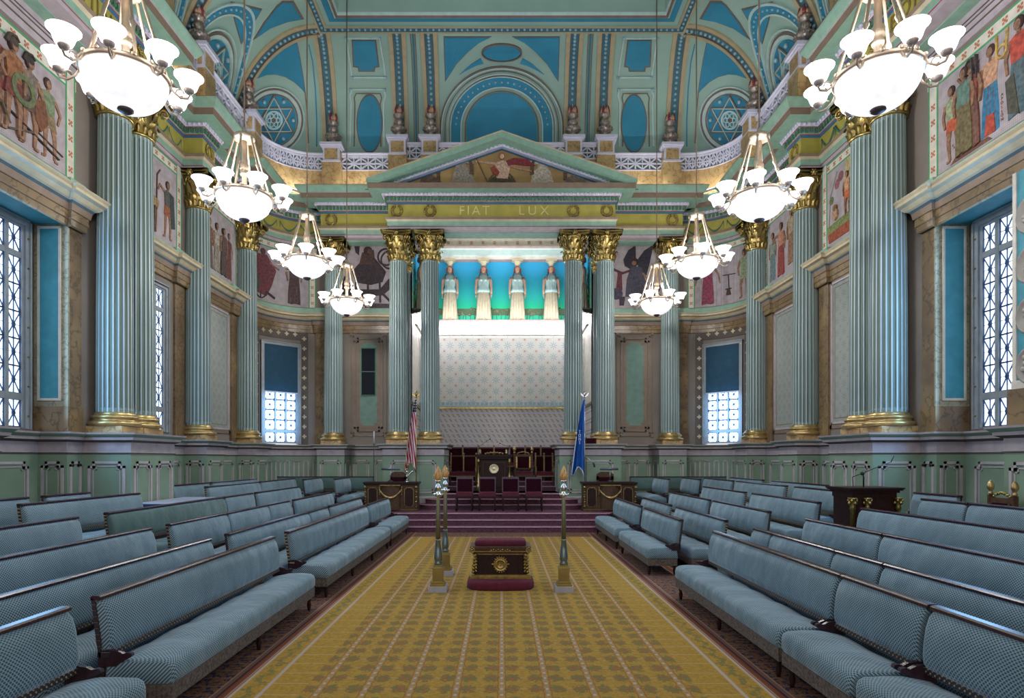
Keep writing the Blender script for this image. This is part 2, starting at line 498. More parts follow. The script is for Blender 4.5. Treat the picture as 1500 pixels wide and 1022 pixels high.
# ------------------------------------------------------------------ walls
CZ = 9.25   # top of the walls under the architrave
def wall(side, s):
    w = struct('wall_'+side, 'taupe painted side wall with marble pilasters')
    b = MB()
    B = lambda x0, x1, y0, y1, z0, z1, m=0: b.box(s*x0, s*x1, y0, y1, z0, z1, m)
    B(7.52, 8.4, -2, 10.62, 6.06, CZ)            # above the window bay
    B(7.52, 8.4, 10.62, 12.6, 0, CZ)             # pier behind the paired columns
    B(8.08, 8.4, -2, 8.9, 0, 6.06); B(8.08, 8.4, 10.46, 10.62, 0, 6.06)
    B(8.08, 8.4, 8.9, 10.46, 0, 2.5); B(8.08, 8.4, 8.9, 10.46, 5.98, 6.06)
    if s < 0:
        B(7.95, 8.4, 12.6, 13.25, 0, CZ); B(7.95, 8.4, 14.68, 19.1, 0, CZ)
        B(7.95, 8.4, 13.25, 14.68, 0, 2.6); B(7.95, 8.4, 13.25, 14.68, 6.05, CZ)
    else: B(7.95, 8.4, 12.6, 19.1, 0, CZ)
    b.build('wall_face', 'taupe', w)
    u = MB(); 
    for z0, z1, k, d in ((8.74, 9.22, 0, .01), (8.98, 9.0, 1, .02), (9.05, 9.07, 1, .02), (8.86, 8.885, 1, .02)): u.box(s*(7.52-d), s*7.53, -2, 10.9, z0, z1, k)
    u.build('upper_band', ['lilac', 'taupe_dk'], w)
    # marble pilasters
    m = MB()
    P = lambda x0, x1, y0, y1, z0, z1, k=0: m.box(s*x0, s*x1, y0, y1, z0, z1, k)
    P(7.49, 7.6, 10.64, 10.95, 2.45, 6.1); P(7.47, 7.6, 10.64, 10.97, 2.45, 2.9)
    for y0, y1 in ((12.7, 12.95), (14.86, 15.3), (15.95, 16.2), (17.95, 18.35), (18.85, 19.05)):
        P(7.90, 8.0, y0, y1, 2.45, 6.3); P(7.88, 8.0, y0-.02, y1+.02, 2.45, 2.85)
    m.build('marble_pilaster', 'marble_br', w)
    # window-bay reveal with a turquoise panel in a cream frame
    r = MB()
    r.box(s*7.485, s*8.07, 10.60, 10.64, 2.9, 6.06, 2)
    r.box(s*7.47, s*8.07, 10.58, 10.64, 2.45, 2.9, 3)
    x0, x1, z0, z1 = 7.60, 8.0, 3.0, 6.0
    for a in ((x0, x0+.035, z0, z1), (x1-.035, x1, z0, z1), (x0+.035, x1-.035, z0, z0+.04), (x0+.035, x1-.035, z1-.04, z1)):
        r.box(s*a[0], s*a[1], 10.575, 10.6, a[2], a[3], 1)
    r.box(s*(x0+.035), s*(x1-.035), 10.59, 10.6, z0+.04, z1-.04, 0)
    r.box(s*7.53, s*8.07, -2, 10.6, 6.04, 6.06, 0)
    r.build('window_reveal', ['reveal_blue', 'cream_lt', 'marble_gr', 'marble_br'], w)
    # stencilled panels with moulded frames
    bays = [(16.5, 17.8)] + ([(13.2, 14.7)] if s > 0 else [])
    for y0, y1 in bays:
        q = MB(); X = 7.95
        def fr(y0, y1, z0, z1, wd, pr, k):
            for a in ((y0, y0+wd, z0, z1), (y1-wd, y1, z0, z1), (y0, y1, z0, z0+wd), (y0, y1, z1-wd, z1)):
                q.box(s*(X-pr), s*X, a[0], a[1], a[2], a[3], k)
        fr(y0-.14, y1+.14, 2.72, 6.3, .09, .03, 1); fr(y0-.05, y1+.05, 2.82, 6.2, .05, .045, 2)
        q.box(s*(X-.015), s*X, y0, y1, 2.87, 6.15, 0)
        fr(y0+.06, y1-.06, 2.95, 6.07, .02, .02, 3)
        q.build('stencil_panel', ['sten_side', 'brown', 'dado_trim', 'brown'], w)
    return w
wl = wall('left', -1); wr = wall('right', 1)

# rounded corner walls with a window opening in each
def corner_wall(s, side):
    w = struct('wall_corner_'+side, 'curved corner wall with a half blinded window')
    b = MB(); cx, cy, r = 6.15, 19.1, 1.8; ro = 2.15
    def seg(a0, a1, z0, z1):
        n = max(1, int((a1-a0)/radians(4))); vs = []; fs = []
        for i in range(n+1):
            a = a0+(a1-a0)*i/n
            for rr, z in ((r, z0), (r, z1), (ro, z1), (ro, z0)):
                vs.append((s*(cx+rr*cos(a)), cy+rr*sin(a), z))
        for i in range(n):
            for k in range(4):
                fs.append((i*4+k, i*4+(k+1) % 4, i*4+4+(k+1) % 4, i*4+4+k))
        fs += [(0, 1, 2, 3), tuple(n*4+k for k in (3, 2, 1, 0))]
        b.add(vs, fs, 0)
    h = radians(22)
    seg(0, pi/4-h, 0, CZ); seg(pi/4+h, pi/2, 0, CZ); seg(pi/4-h, pi/4+h, 0, 2.47); seg(pi/4-h, pi/4+h, 5.82, CZ)
    b.build('wall_face', 'taupe', w)
    # dark band with small gold flowers round the window
    q = MB()
    def P(a, z, d): return (s*(cx+(r-d)*cos(a)), cy+(r-d)*sin(a), z)
    def band(a0, a1, z0, z1, d, k):
        n = max(1, int(abs(a1-a0)/radians(3)+.5)); vs = []; fs = []
        for i in range(n+1):
            a = a0+(a1-a0)*i/n
            vs += [P(a, z0, d), P(a, z1, d), P(a, z1, 0), P(a, z0, 0)]
        for i in range(n):
            for kk in range(4): fs.append((i*4+kk, i*4+(kk+1) % 4, i*4+4+(kk+1) % 4, i*4+4+kk))
        fs += [(0, 1, 2, 3), tuple(n*4+kk for kk in (3, 2, 1, 0))]
        q.add(vs, fs, k)
    c = pi/4
    band(c-h-radians(9.5), c-h-radians(1.5), 2.47, 6.35, .02, 0); band(c+h+radians(1.5), c+h+radians(9.5), 2.47, 6.35, .02, 0)
    band(c-h-radians(9.5), c+h+radians(9.5), 6.0, 6.35, .024, 0)
    def flower(a, z):
        for dz, da, k in ((0, 0, 1), (.045, 0, 1), (-.045, 0, 1), (0, .025, 1), (0, -.025, 1)):
            band(a+da-.013, a+da+.013, z+dz-.024, z+dz+.024, .04, k)
    for i in range(11):
        for e in (-1, 1): flower(c+e*(h+radians(5.5)), 2.75+i*.33)
    for i in range(5): flower(c+radians(-18+9*i), 6.18)
    q.build('flowered_border', ['taupe_dk', 'cream'], w)
    m = MB()
    m.box(s*5.98, s*6.3, 20.80, 20.93, 2.45, 6.3); m.box(s*5.96, s*6.32, 20.78, 20.93, 2.45, 2.85)
    m.build('marble_pilaster', 'marble_br', w)
corner_wall(-1, 'left'); corner_wall(1, 'right')

wb = struct('wall_back', 'taupe end wall either side of the portico')
b = MB()
for s in (1, -1):
    b.box(s*3.09, s*6.16, 20.9, 21.2, 0, CZ+1.1)
b.box(-3.09, 3.09, 20.9, 21.2, 10.5, 10.9)
b.build('wall_face', 'taupe', wb)
def notched(x0, x1, z0, z1, n):
    """rectangle with square notched corners"""
    return [(x0+n, z0), (x1-n, z0), (x1-n, z0+n), (x1, z0+n), (x1, z1-n), (x1-n, z1-n), (x1-n, z1), (x0+n, z1), (x0+n, z1-n), (x0, z1-n), (x0, z0+n), (x0+n, z0+n)]
def outline(mb, poly, w, y0, y1, mi, inward=1):
    """closed moulding strip on a plane y=const following an orthogonal polygon"""
    n = len(poly)
    for i in range(n):
        a, c = poly[i], poly[(i+1) % n]
        x0, x1 = min(a[0], c[0])-w/2, max(a[0], c[0])+w/2
        z0, z1 = min(a[1], c[1])-w/2, max(a[1], c[1])+w/2
        mb.box(x0, x1, y0, y1, z0, z1, mi)
for s in (1, -1):
    q = MB(); cx = s*4.53; Y = 20.9
    outline(q, notched(cx-.60, cx+.60, 2.78, 6.25, .10), .035, Y-.03, Y, 1)
    for ex in (-.6, .6):
        for z in (2.78, 6.25): q.cbox((cx+ex*.97, Y-.02, z), (.1, .04, .1), 1)
    outline(q, notched(cx-.46, cx+.46, 2.95, 6.08, .10), .06, Y-.035, Y, 2)
    q.prism(notched(cx-.38, cx+.38, 3.03, 6.0, .10), Y-.012, Y, 2)
    q.prism(notched(cx-.29, cx+.29, 3.12, 5.93, .09), Y-.02, Y, 0)
    q.build('tall_wall_panel', ['panel_teal', 'brown', 'brown'], wb)
    if s < 0:
        wn = struct('window_4', 'narrow dark window let into the tall wall panel')
        g = MB(); g.box(cx-.23, cx+.23, Y-.05, Y-.015, 4.15, 5.75); g.build('dark_blind', plain('black_blind', '141a24', .95), wn)
        g = MB()
        for z in (4.15, 4.95, 5.75): g.box(cx-.25, cx+.25, Y-.06, Y-.015, z-.015, z+.015)
        for e in (-.24, .24): g.box(cx+e-.015, cx+e+.015, Y-.06, Y-.015, 4.15, 5.75)
        g.build('window_frame', 'green_dk', wn)

# alcove behind the portico
al = struct('wall_alcove', 'stencilled alcove walls behind the portico columns')
AX, AY = 3.09, 23.0
b = MB()
b.box(-AX-.2, AX+.2, AY, AY+.2, 3.98, 6.98); b.build('stencilled_wall', 'sten_up', al)
b = MB(); b.box(-AX-.2, AX+.2, AY, AY+.2, 1.3, 3.86); b.build('leaf_wallpaper', 'leafpaper', al)
for s in (1, -1):
    t_side = MB(); t_side.box(s*AX, s*(AX+.25), 20.9, AY, 3.98, 10.5); t_side.build('side_wall', 'cream_lt', al)
    t_side = MB(); t_side.box(s*AX, s*(AX+.25), 20.9, AY, 0, 3.86); t_side.build('side_wall_lower', 'leafpaper', al)
b = MB()
b.box(-AX, AX, AY-.05, AY+.1, 3.86, 3.93, 0); b.box(-AX, AX, AY-.03, AY+.1, 3.93, 3.98, 1)
for i in range(38):
    b.box(-AX+.02+i*.163, -AX+.13+i*.163, AY-.012, AY+.05, 4.0, 4.11, 1)
for s in (1, -1): b.box(s*(AX-.05), s*AX, 20.9, AY, 3.86, 3.95, 0)
b.box(-AX, AX, AY-.12, AY+.1, 2.36, 2.46, 2); b.box(-AX, AX, AY-.09, AY+.1, 2.46, 2.5, 2)
b.build('chair_rail', ['gold_old', plain('pale_blue_border', '93b3bd', .7), 'lilac'], al)
# painted backdrop, ledges, upper coving
b = MB(); b.box(-AX, AX, AY-.02, AY+.2, 7.15, 9.36, 0)
for s in (1, -1): b.box(s*(AX-.02), s*AX, 21.3, AY, 7.15, 9.36, 0)
b.build('painted_backdrop', 'backdrop', al)
b = MB()
random.seed(3)
b.box(-AX, AX, AY-.028, AY, 7.36, 7.60, 0)
for i in range(170):     # painted rose hedge along the foot of the backdrop
    x = -AX+.05+(2*AX-.1)*random.random(); z = 7.36+.24*random.random()
    r = .03+.035*random.random()
    b.lathe([(r, 0), (r*.6, .012), (.001, .02)], 7, random.choice((0, 0, 0, 1, 2)), Matrix.Translation((x, AY-.02, z)) @ Matrix.Rotation(pi/2, 4, 'X'))
for i in range(44):
    x = -AX+.1+i*.14+random.uniform(-.04, .04); b.tube([(x, AY-.03, 7.16), (x+random.uniform(-.06, .06), AY-.03, 7.38)], .008, 4, 0)
for s in (1, -1):
    for i in range(90):
        y = 21.4+1.5*random.random(); z = 7.3+1.3*random.random(); r = .06+.04*random.random()
        b.lathe([(r, 0), (.001, .012)], 7, random.choice((0, 0, 1, 2)), Matrix.Translation((s*(AX-.02), y, z)) @ Matrix.Rotation(-s*pi/2, 4, 'Y'))
b.build('painted_hedge', [plain('hedge_olive', '4f5f45', .8), plain('hedge_rose', '7d6a5f', .8), plain('hedge_leaf', '6b6f55', .8)], al)['kind'] = 'stuff'
# ledge with hidden lamps beneath, and the coving above
apath = [(AX, 20.95), (AX, AY), (-AX, AY), (-AX, 20.95)]
b = MB(); sweep(b, apath, [(0, 6.93, 0), (.30, 7.00, 0), (.34, 7.06, 0), (.34, 7.12, 1), (0.0, 7.14, 0)])
b.build('figure_ledge', ['cream_lt', 'pink'], al)
b = MB(); sweep(b, apath, [(0, 9.34, 0), (.30, 9.36, 2), (.30, 9.47, 0), (.34, 9.5, 1), (.34, 9.70, 1), (.38, 9.74, 1), (.40, 9.80, 2), (.36, 9.84, 0), (0.2, 9.86, 0)])
sweep(b, apath, [(.02, 9.84, 0), (.04, 10.45, 0), (.5, 10.5, 0)])
b.box(-AX, AX, 20.9, AY, 10.5, 10.55, 0)
for row, z in ((0, 10.02), (1, 10.22)):
    for i in range(14): b.box(-2.9+i*.43+row*.2, -2.8+i*.43+row*.2, AY-.06, AY-.03, z, z+.1, 3)
b.build('upper_coving', ['cream_lt', 'ceil_light', 'pink', plain('tan_squares', 'b89c80', .7)], al)
lampst = thing('strip_lamp', 'glowing lamp trough under the ledge of the alcove', 'strip light', (0, 22.8, 6.7))
lb = MB()
lb.box(-2.95, 2.95, .04, .08, -.09, .26, 0)
for s in (1, -1): lb.box(s*2.91, s*2.95, -1.75, .04, -.09, .26, 0)
lb.build('diffuser', 'cove', lampst)
lb = MB(); lb.box(-2.97, 2.97, .02, .14, -.13, -.09, 0); lb.box(-2.97, 2.97, .02, .14, .26, .30, 0)
for s in (1, -1): lb.box(s*2.89, s*2.98, -1.8, .14, -.13, -.09, 0); lb.box(s*2.89, s*2.98, -1.8, .14, .26, .30, 0)
lb.build('lamp_trough', 'cream_lt', lampst)
def area_child(parent, loc, rot, sx, sy, power, color):
    l = bpy.data.lights.new('lamp_light', 'AREA'); l.shape = 'RECTANGLE'; l.size = sx; l.size_y = sy; l.energy = power; l.color = color
    o = bpy.data.objects.new('lamp_light', l); COL.objects.link(o); o.parent = parent; o.location = loc; o.rotation_euler = rot
    return o
area_child(lampst, (0, -1.0, 2.3), (radians(165), 0, 0), 5.0, .3, 22, (1, .98, .97))
area_child(lampst, (0, -.75, .42), (radians(140), 0, 0), 5.0, .2, 36, (.95, .98, 1))
area_child(lampst, (0, -.35, -.15), (radians(10), 0, 0), 5.6, .1, 15, (.93, .93, 1))

# ------------------------------------------------------------------ dado
dpath = full([(8.0, -2), (8.0, 7.95), (7.22, 7.95), (7.22, 8.83), (8.0, 8.83), (8.0, 10.60), (7.50, 10.60), (7.50, 11.0), (6.64, 11.0), (6.64, 12.45), (7.8, 12.45), (7.8, 15.08), (7.25, 15.08), (7.25, 16.05), (7.8, 16.05),
              (7.8, 18.12), (7.25, 18.12), (7.25, 19.08), (7.78, 19.08)] + arc(6.15, 19.15, 1.65, 8, radians(4), pi/2) +
             [(5.99, 20.8), (5.99, 19.9), (5.10, 19.9), (5.10, 20.8), (3.72, 20.8), (3.72, 19.15), (1.80, 19.15), (1.80, 20.85), (3.0, 20.85)])
dd = struct('baseboard_all', 'green panelled dado with lilac frieze running round the room')
# the central opening of the portico stays free: split the sweep in two
half = len(dpath)//2
b = MB()
prof = [(.05, 0, 0), (.05, .55, 2), (.05, .78, 1), (.02, .82, 1), (0, .84, 0), (0, 2.08, 0), (.02, 2.09, 4), (.02, 2.11, 4), (.005, 2.12, 1), (.005, 2.29, 1), (.03, 2.30, 4), (.09, 2.33, 4), (.10, 2.38, 3), (.12, 2.39, 0), (.16, 2.43, 0), (.17, 2.46, 3), (-.75, 2.46, 3)]
for pp in (dpath[:half], dpath[half:]): sweep(b, pp, prof)
b.build('dado_panelling', ['dado', 'dado_lilac', 'dado', 'dado_trim', 'taupe_dk'], dd)
b = MB()
for pp in (dpath[:half], dpath[half:]):
    for i in range(len(pp)-1):
        a = Vector(pp[i]); c = Vector(pp[i+1]); L = (c-a).length
        if L < .3: continue
        k = 1 if L < 1.0 else (2 if L < 1.6 else max(1, round(L/1.5)))
        if L > 5: k = 8
        ang = atan2(c.y-a.y, c.x-a.x)
        for j in range(k):
            w = L/k; u0 = w*j+max(.08, w*.14); u1 = w*(j+1)-max(.08, w*.14)
            T = Matrix.Translation((a.x, a.y, 0)) @ Matrix.Rotation(ang, 4, 'Z')
            nz = min(.08, (u1-u0)*.2)
            outline(b, notched(u0, u1, .95, 1.93, nz), .035, 0, .025, 0) if False else None
            poly = notched(u0, u1, .95, 1.93, nz)
            for q in range(12):
                p0, p1 = poly[q], poly[(q+1) % 12]
                b.box(min(p0[0], p1[0])-.022, max(p0[0], p1[0])+.022, -.001, .018, min(p0[1], p1[1])-.022, max(p0[1], p1[1])+.022, 0, T)
            poly = notched(u0+.07, u1-.07, 1.02, 1.86, nz*.7)
            if u1-u0 > .3:
                for q in range(12):
                    p0, p1 = poly[q], poly[(q+1) % 12]
                    b.box(min(p0[0], p1[0])-.008, max(p0[0], p1[0])+.008, -.001, .012, min(p0[1], p1[1])-.008, max(p0[1], p1[1])+.008, 0, T)
b.build('panel_moulding', 'dado_trim', dd)

# ------------------------------------------------------------------ window-head / impost cornice
im = struct('trim_1', 'cream and blue moulded cornice above the windows')
def impost(paths, z):
    pr = [(0, z-.62, 0), (.03, z-.60, 0), (.03, z-.50, 0), (.05, z-.49, 2), (.05, z-.36, 0), (.07, z-.35, 0), (.09, z-.24, 4), (.12, z-.20, 3), (.16, z-.18, 1), (.22, z-.12, 1), (.30, z-.10, 1), (.30, z-.05, 1), (.34, z-.01, 1), (.34, z, 1), (.0, z+.03, 1), (.02, z+.03, 5), (.02, z+.22, 5), (0, z+.24, 5)]
    b = MB()
    for p in paths: sweep(b, p, pr)
    b.build('impost_cornice', ['marble_br', 'cream', 'brown', 'lead_dk', 'brown', 'green'], im)
for s in (1, -1):
    f = lambda p: [(s*x, y) for x, y in (p if s > 0 else reversed(p))]
    impost([f([(7.50, -2), (7.50, 10.60), (7.44, 10.60), (7.44, 10.95), (7.6, 10.95)])], 6.62)
    impost([f([(7.93, 12.6), (7.93, 14.8), (7.84, 14.8), (7.84, 15.35), (7.93, 15.35), (7.93, 17.9), (7.84, 17.9), (7.84, 18.3), (7.94, 18.3), (7.94, 19.1)] +
              arc(6.15, 19.12, 1.78, 10, radians(3), pi/2)[:-1] + [(6.3, 20.88), (6.3, 20.79), (5.97, 20.79), (5.97, 20.88), (3.35, 20.88)])], 6.86)

# ------------------------------------------------------------------ entablature
epath_r = [(7.0, -2), (7.0, 12.45), (7.93, 12.45), (7.93, 15.3), (7.45, 15.3), (7.45, 15.95), (7.93, 15.95), (7.93, 18.3), (7.45, 18.3), (7.45, 18.98), (7.93, 18.98)] + arc(6.15, 19.1, 1.78, 10, radians(3), pi/2) + \
          [(5.90, 20.88), (5.90, 20.03), (3.57, 20.03), (3.57, 19.3)]
epath = full(epath_r)
en = struct('trim_2', 'painted classical entablature with ochre frieze round the hall')
b = MB()
eprof = [(-.75, 9.18, 0), (-.28, 9.18, 6), (-.28, 9.20, 6), (0, 9.20, 5), (0, 9.28, 5), (.012, 9.285, 7), (.012, 9.295, 7), (.02, 9.30, 0), (.02, 9.44, 0), (.03, 9.45, 1), (.07, 9.49, 1), (.09, 9.53, 4), (.10, 9.55, 2),
         (0, 9.56, 2), (0, 9.98, 3), (.03, 9.985, 8), (.03, 10.03, 8), (.04, 10.035, 7), (.04, 10.055, 7), (.05, 10.06, 0), (.05, 10.19, 0), (.10, 10.195, 6), (.12, 10.205, 7), (.16, 10.285, 9), (.20, 10.287, 0), (.22, 10.29, 0), (.50, 10.29, 0), (.50, 10.295, 4), (.51, 10.45, 4), (.54, 10.45, 5), (.56, 10.47, 0), (.64, 10.60, 0), (.65, 10.64, 0), (.65, 10.66, 2), (-.6, 10.67, 0)]
cyma = eprof[:24]
low = [(o+.03 if o > .4 else o, z-.03 if z > 10.287 else z, m) for o, z, m in eprof[:29]] + [(.54, 10.43, 2), (-.6, 10.44, 0)]
iR = len(epath_r)-1
sweep(b, epath[:iR], eprof); sweep(b, epath[-iR:], eprof)
sweep(b, [(3.57, 20.4), (3.57, 19.3), (-3.57, 19.3), (-3.57, 20.4)], low)
for s in (1, -1): b.box(s*3.60, s*4.08, 19.0, 20.1, 10.275, 10.40, 0)
b.build('entablature_body', ['green', 'cream', 'brown', 'yellow', 'brown', 'lilac', 'green', 'red', 'blue', 'white'], en)
b = MB(); c = MB()
for x, y, nx, ny in along(epath, .115, .07):
    if y < 5: continue
    T = Matrix.Translation((x, y, 10.135)) @ Matrix.Rotation(atan2(ny, nx), 4, 'Z')
    b.box(-.03, .035, -.036, .036, -.055, .055, 0, T)
for x, y, nx, ny in along(epath, .12, .155):
    if y < 5: continue
    T = Matrix.Translation((x, y, 10.25)) @ Matrix.Rotation(atan2(ny, nx), 4, 'Z')
    c.sphere((0, 0, 0), .04, 0, 4, T)
o = b.build('dentil', 'green_dk', en); o['kind'] = 'stuff'
o = c.build('bead_moulding', 'white', en); o['kind'] = 'stuff'

# letters cut in gold on the frieze
def letters(txt, loc, rot, size, parent, mat, spacing=1.2, xs=1.0, ext=.008):
    cu = bpy.data.curves.new('lettering', 'FONT'); cu.body = txt; cu.size = size; cu.extrude = ext; cu.align_x = 'CENTER'; cu.align_y = 'CENTER'
    cu.space_character = spacing; cu.materials.append(M[mat] if isinstance(mat, str) else mat)
    t_ = bpy.data.objects.new('lettering', cu); COL.objects.link(t_); bpy.context.view_layer.update()
    me = bpy.data.meshes.new_from_object(t_.evaluated_get(bpy.context.evaluated_depsgraph_get())); bpy.data.objects.remove(t_)
    o = bpy.data.objects.new('lettering', me); COL.objects.link(o); o.location = loc; o.rotation_euler = rot; o.parent = parent; o.scale = (xs, 1, 1)
    return o
M['letter'] = plain('dark_gold_lettering', '7d6a2c', .5)
M['letter_gold'] = plain('pale_gold_lettering', 'd6ca88', .45)
letters('FIAT', (-.86, 19.285, 9.77), (pi/2, 0, 0), .40, en, 'letter_gold', 1.3)
letters('LUX', (1.0, 19.285, 9.77), (pi/2, 0, 0), .40, en, 'letter_gold', 1.5)
letters('MINE', (-6.99, 10.76, 9.77), (pi/2, 0, pi/2), .40, en, 'letter', 1.25)
letters('AEON', (6.99, 10.76, 9.77), (pi/2, 0, -pi/2), .40, en, 'letter', 1.25)
# laurel wreaths and garlands on the frieze
def wreath(b, T, r=.15):
    for i in range(22):
        a = pi/2+.35+(2*pi-.7)*i/21
        p = (r*cos(a), 0, r*sin(a))
        for dr in (-.03, .03):
            q = ((r+dr)*cos(a), -.01, (r+dr)*sin(a))
            b.sphere(q, .026, 0, 4, T)
        b.sphere(p, .028, 0, 4, T)
wz = 9.77
for x in (-3.3, -2.25, 2.25, 3.3):
    b = MB(); wreath(b, Matrix.Translation((x, 19.28, wz))); b.build('laurel_wreath', 'gold_old', en)
for s in (1, -1):
    b = MB(); wreath(b, Matrix.Translation((s*5.55, 20.01, wz))); b.build('laurel_wreath', 'gold_old', en)
    for y in (11.75, 15.62, 18.64):
        X = 7.0 if y < 12 else 7.45
        b = MB(); wreath(b, Matrix.Translation((s*(X-.02), y, wz)) @ Matrix.Rotation(pi/2, 4, 'Z')); b.build('laurel_wreath', 'gold_old', en)
    b = MB()
    def swag(P0, n=12, w=.55):
        pts = []
        for i in range(n+1):
            u = -w/2+w*i/n; pts.append((u, -.012, .11-.26*(1-(2*u/w)**2)))
        b.tube([P0 @ Vector(p) for p in pts], [.012+.022*(1-abs(2*i/n-1)) for i in range(n+1)], 6, 0)
        for e in (-w/2, w/2):
            b.tube([P0 @ Vector((e, -.012, .12)), P0 @ Vector((e*1.02, -.012, -.12))], [.02, .006], 5, 0)
    for y0, n in ((12.75, 4), (16.25, 3)):
        for i in range(n): swag(Matrix.Translation((s*7.92, y0+.3+i*.62, wz)) @ Matrix.Rotation(pi/2*s if s < 0 else pi/2, 4, 'Z') if s < 0 else Matrix.Translation((s*7.92, y0+.3+i*.62, wz)) @ Matrix.Rotation(-pi/2, 4, 'Z'))
    for k in range(4):
        a = radians(12+22*k); px, py = 6.15+1.77*cos(a), 19.1+1.77*sin(a)
        swag(Matrix.Translation((s*px, py, wz)) @ Matrix.Rotation(s*(a-pi/2), 4, 'Z'))
    b.build('painted_garland', 'green_dk', en)

# portico pediment
pd = thing('pediment', 'triangular pediment over the portico with a painted rising sun scene', 'pediment', (0, 19.3, 10.42))
HW, AP = 4.12, 1.54
def chev(z_off0, z_off1, yf, yb, mats, name):
    b = MB(); sl = (AP-.10)/HW
    for s in (1, -1):
        poly = [(0, AP-z_off0), (s*HW, .10-z_off0), (s*HW, .10-z_off1), (0, AP-z_off1)]
        lo = 0.0
        if .10-z_off1 < lo:
            xr = HW-(lo-(.10-z_off1))/sl; xt = HW if .10-z_off0 >= lo else HW-(lo-(.10-z_off0))/sl
            poly = [(0, AP-z_off0), (s*xt, max(lo, .10-z_off0)), (s*xt, lo), (s*xr, lo), (0, AP-z_off1)]
        b.prism(poly, yf, yb, 0)
    return b.build(name, mats, pd)
chev(0, .04, -.68, .4, 'cream', 'raking_fillet')
chev(.04, .215, -.66, .4, 'green', 'raking_cornice')
chev(.10, .20, -.55, .4, 'brown', 'raking_corona')
chev(.11, .20, -.35, .4, 'green', 'raking_cyma')
chev(.06, .27, -.24, .4, 'white', 'raking_bead_band')
chev(.22, .29, -.10, .4, 'blue', 'raking_blue_line')
b = MB()
for s in (1, -1):
    for i in range(27):
        x = .08+i*.125; z = AP-.20-(AP-.1)/HW*x
        if z > .03: b.sphere((s*x, -.25, z), .045, 0, 5)
o = b.build('raking_bead', 'white', pd); o['kind'] = 'stuff'
b = MB(); b.prism([(-3.7, 0), (3.7, 0), (0, AP-.22)], -.02, .35, 0); b.build('tympanum', plain('tympanum_gold_sky', '9c8052', .8, scale=1.5, var=.25), pd)
# painted figures made of flat, slightly raised shapes ------------------------------------------------
COLS = {}
def pm(h):
    if h not in COLS: COLS[h] = plain('mural_paint_'+h, h, .8, scale=16, var=.42)
    return COLS[h]
class Mural:
    """flat painted shapes in plane coordinates (u, v); P maps (u, v, depth) to the room"""
    def __init__(s, P): s.P = P; s.reset()
    nf = 0
    def reset(s): s.b = MB(); s.mats = []; s.nf += 1; s.d = .004+(s.nf % 4)*.014
    def mi(s, h):
        m = pm(h)
        if m not in s.mats: s.mats.append(m)
        return s.mats.index(m)
    def poly(s, pts, h):
        # fan triangulated through ear-safe ngon
        s.d += .0006
        n = len(pts); vs = [s.P(u, v, s.d) for u, v in pts]+[s.P(u, v, 0) for u, v in pts]
        s.b.add(vs, [tuple(range(n))]+[(i, (i+1) % n, n+(i+1) % n, n+i) for i in range(n)], s.mi(h))
    def disc(s, u, v, r, h, ry=None, n=12):
        ry = ry or r; s.poly([(u+r*cos(2*pi*i/n), v+ry*sin(2*pi*i/n)) for i in range(n)], h)
    def line(s, pts, w, h, w2=None):
        w2 = w if w2 is None else w2; L = []; Rr = []
        n = len(pts)
        for i, p in enumerate(pts):
            a = pts[max(0, i-1)]; c = pts[min(n-1, i+1)]
            dx, dy = c[0]-a[0], c[1]-a[1]; l = max(1e-6, sqrt(dx*dx+dy*dy)); ww = (w+(w2-w)*i/(n-1))/2
            L.append((p[0]-dy/l*ww, p[1]+dx/l*ww)); Rr.append((p[0]+dy/l*ww, p[1]-dx/l*ww))
        for i in range(n-1): s.poly([L[i], L[i+1], Rr[i+1], Rr[i]], h)
    def ring(s, u, v, r, w, h, n=20):
        s.line([(u+r*cos(2*pi*i/n), v+r*sin(2*pi*i/n)) for i in range(n+1)], w, h)
    def figure(s, u, v, H, robe, top, skin='8a6852', hair='3c2a26', legs=False, armL=None, armR=None, lean=0, helmet=None, kilt=None):
        """standing figure, foot at (u,v), height H"""
        W = H*.13
        X = lambda x, y: (u+x*H+lean*y*H, v+y*H)
        if legs:
            s.line([X(-.05, .48), X(-.07, .25), X(-.09, .02)], H*.085, skin, H*.035); s.line([X(.05, .48), X(.09, .26), X(.07, .02)], H*.085, skin, H*.035)
            s.line([X(-.09, .015), X(-.15, .01)], H*.03, skin); s.line([X(.07, .015), X(.13, .01)], H*.03, skin)
            s.poly([X(-.12, .40), X(-.05, .38), X(.02, .40), X(.12, .38), X(.09, .58), X(-.09, .58)], kilt or robe)
        else:
            s.poly([X(-.13, .02), X(-.06, .0), X(.02, .02), X(.13, 0), X(.12, .3), X(.09, .6), X(-.09, .6), X(-.12, .3)], robe)
            for e in (-.06, 0, .05): s.line([X(e*.6, .55), X(e, .3), X(e*1.4, .03)], H*.008, '6e5f52')
        s.poly([X(-.09, .56), X(.09, .56), X(.10, .7), X(.12, .81), X(.03, .84), X(-.03, .84), X(-.12, .81), X(-.10, .7)], top)
        s.line([X(0, .82), X(0, .88)], H*.045, skin)
        aL = armL or [(-.11, .79), (-.16, .64), (-.13, .48)]; aR = armR or [(.11, .79), (.16, .64), (.14, .48)]
        s.line([X(*p) for p in aL], H*.05, skin, H*.03); s.line([X(*p) for p in aR], H*.05, skin, H*.03)
        s.disc(*X(-.005, .935), H*.062, hair, H*.07); s.disc(*X(.012, .925), H*.042, skin, H*.055)
        if helmet:
            s.disc(*X(0, .965), H*.055, helmet, H*.045); s.line([X(-.09, .93), X(-.05, 1.02), X(.03, 1.04), X(.07, 1.0)], H*.035, helmet, H*.02)
        s.b_fig()
    def b_fig(s): pass
    def flush(s, name, parent):
        if s.b.v: o = s.b.build(name, s.mats, parent); s.reset(); return o
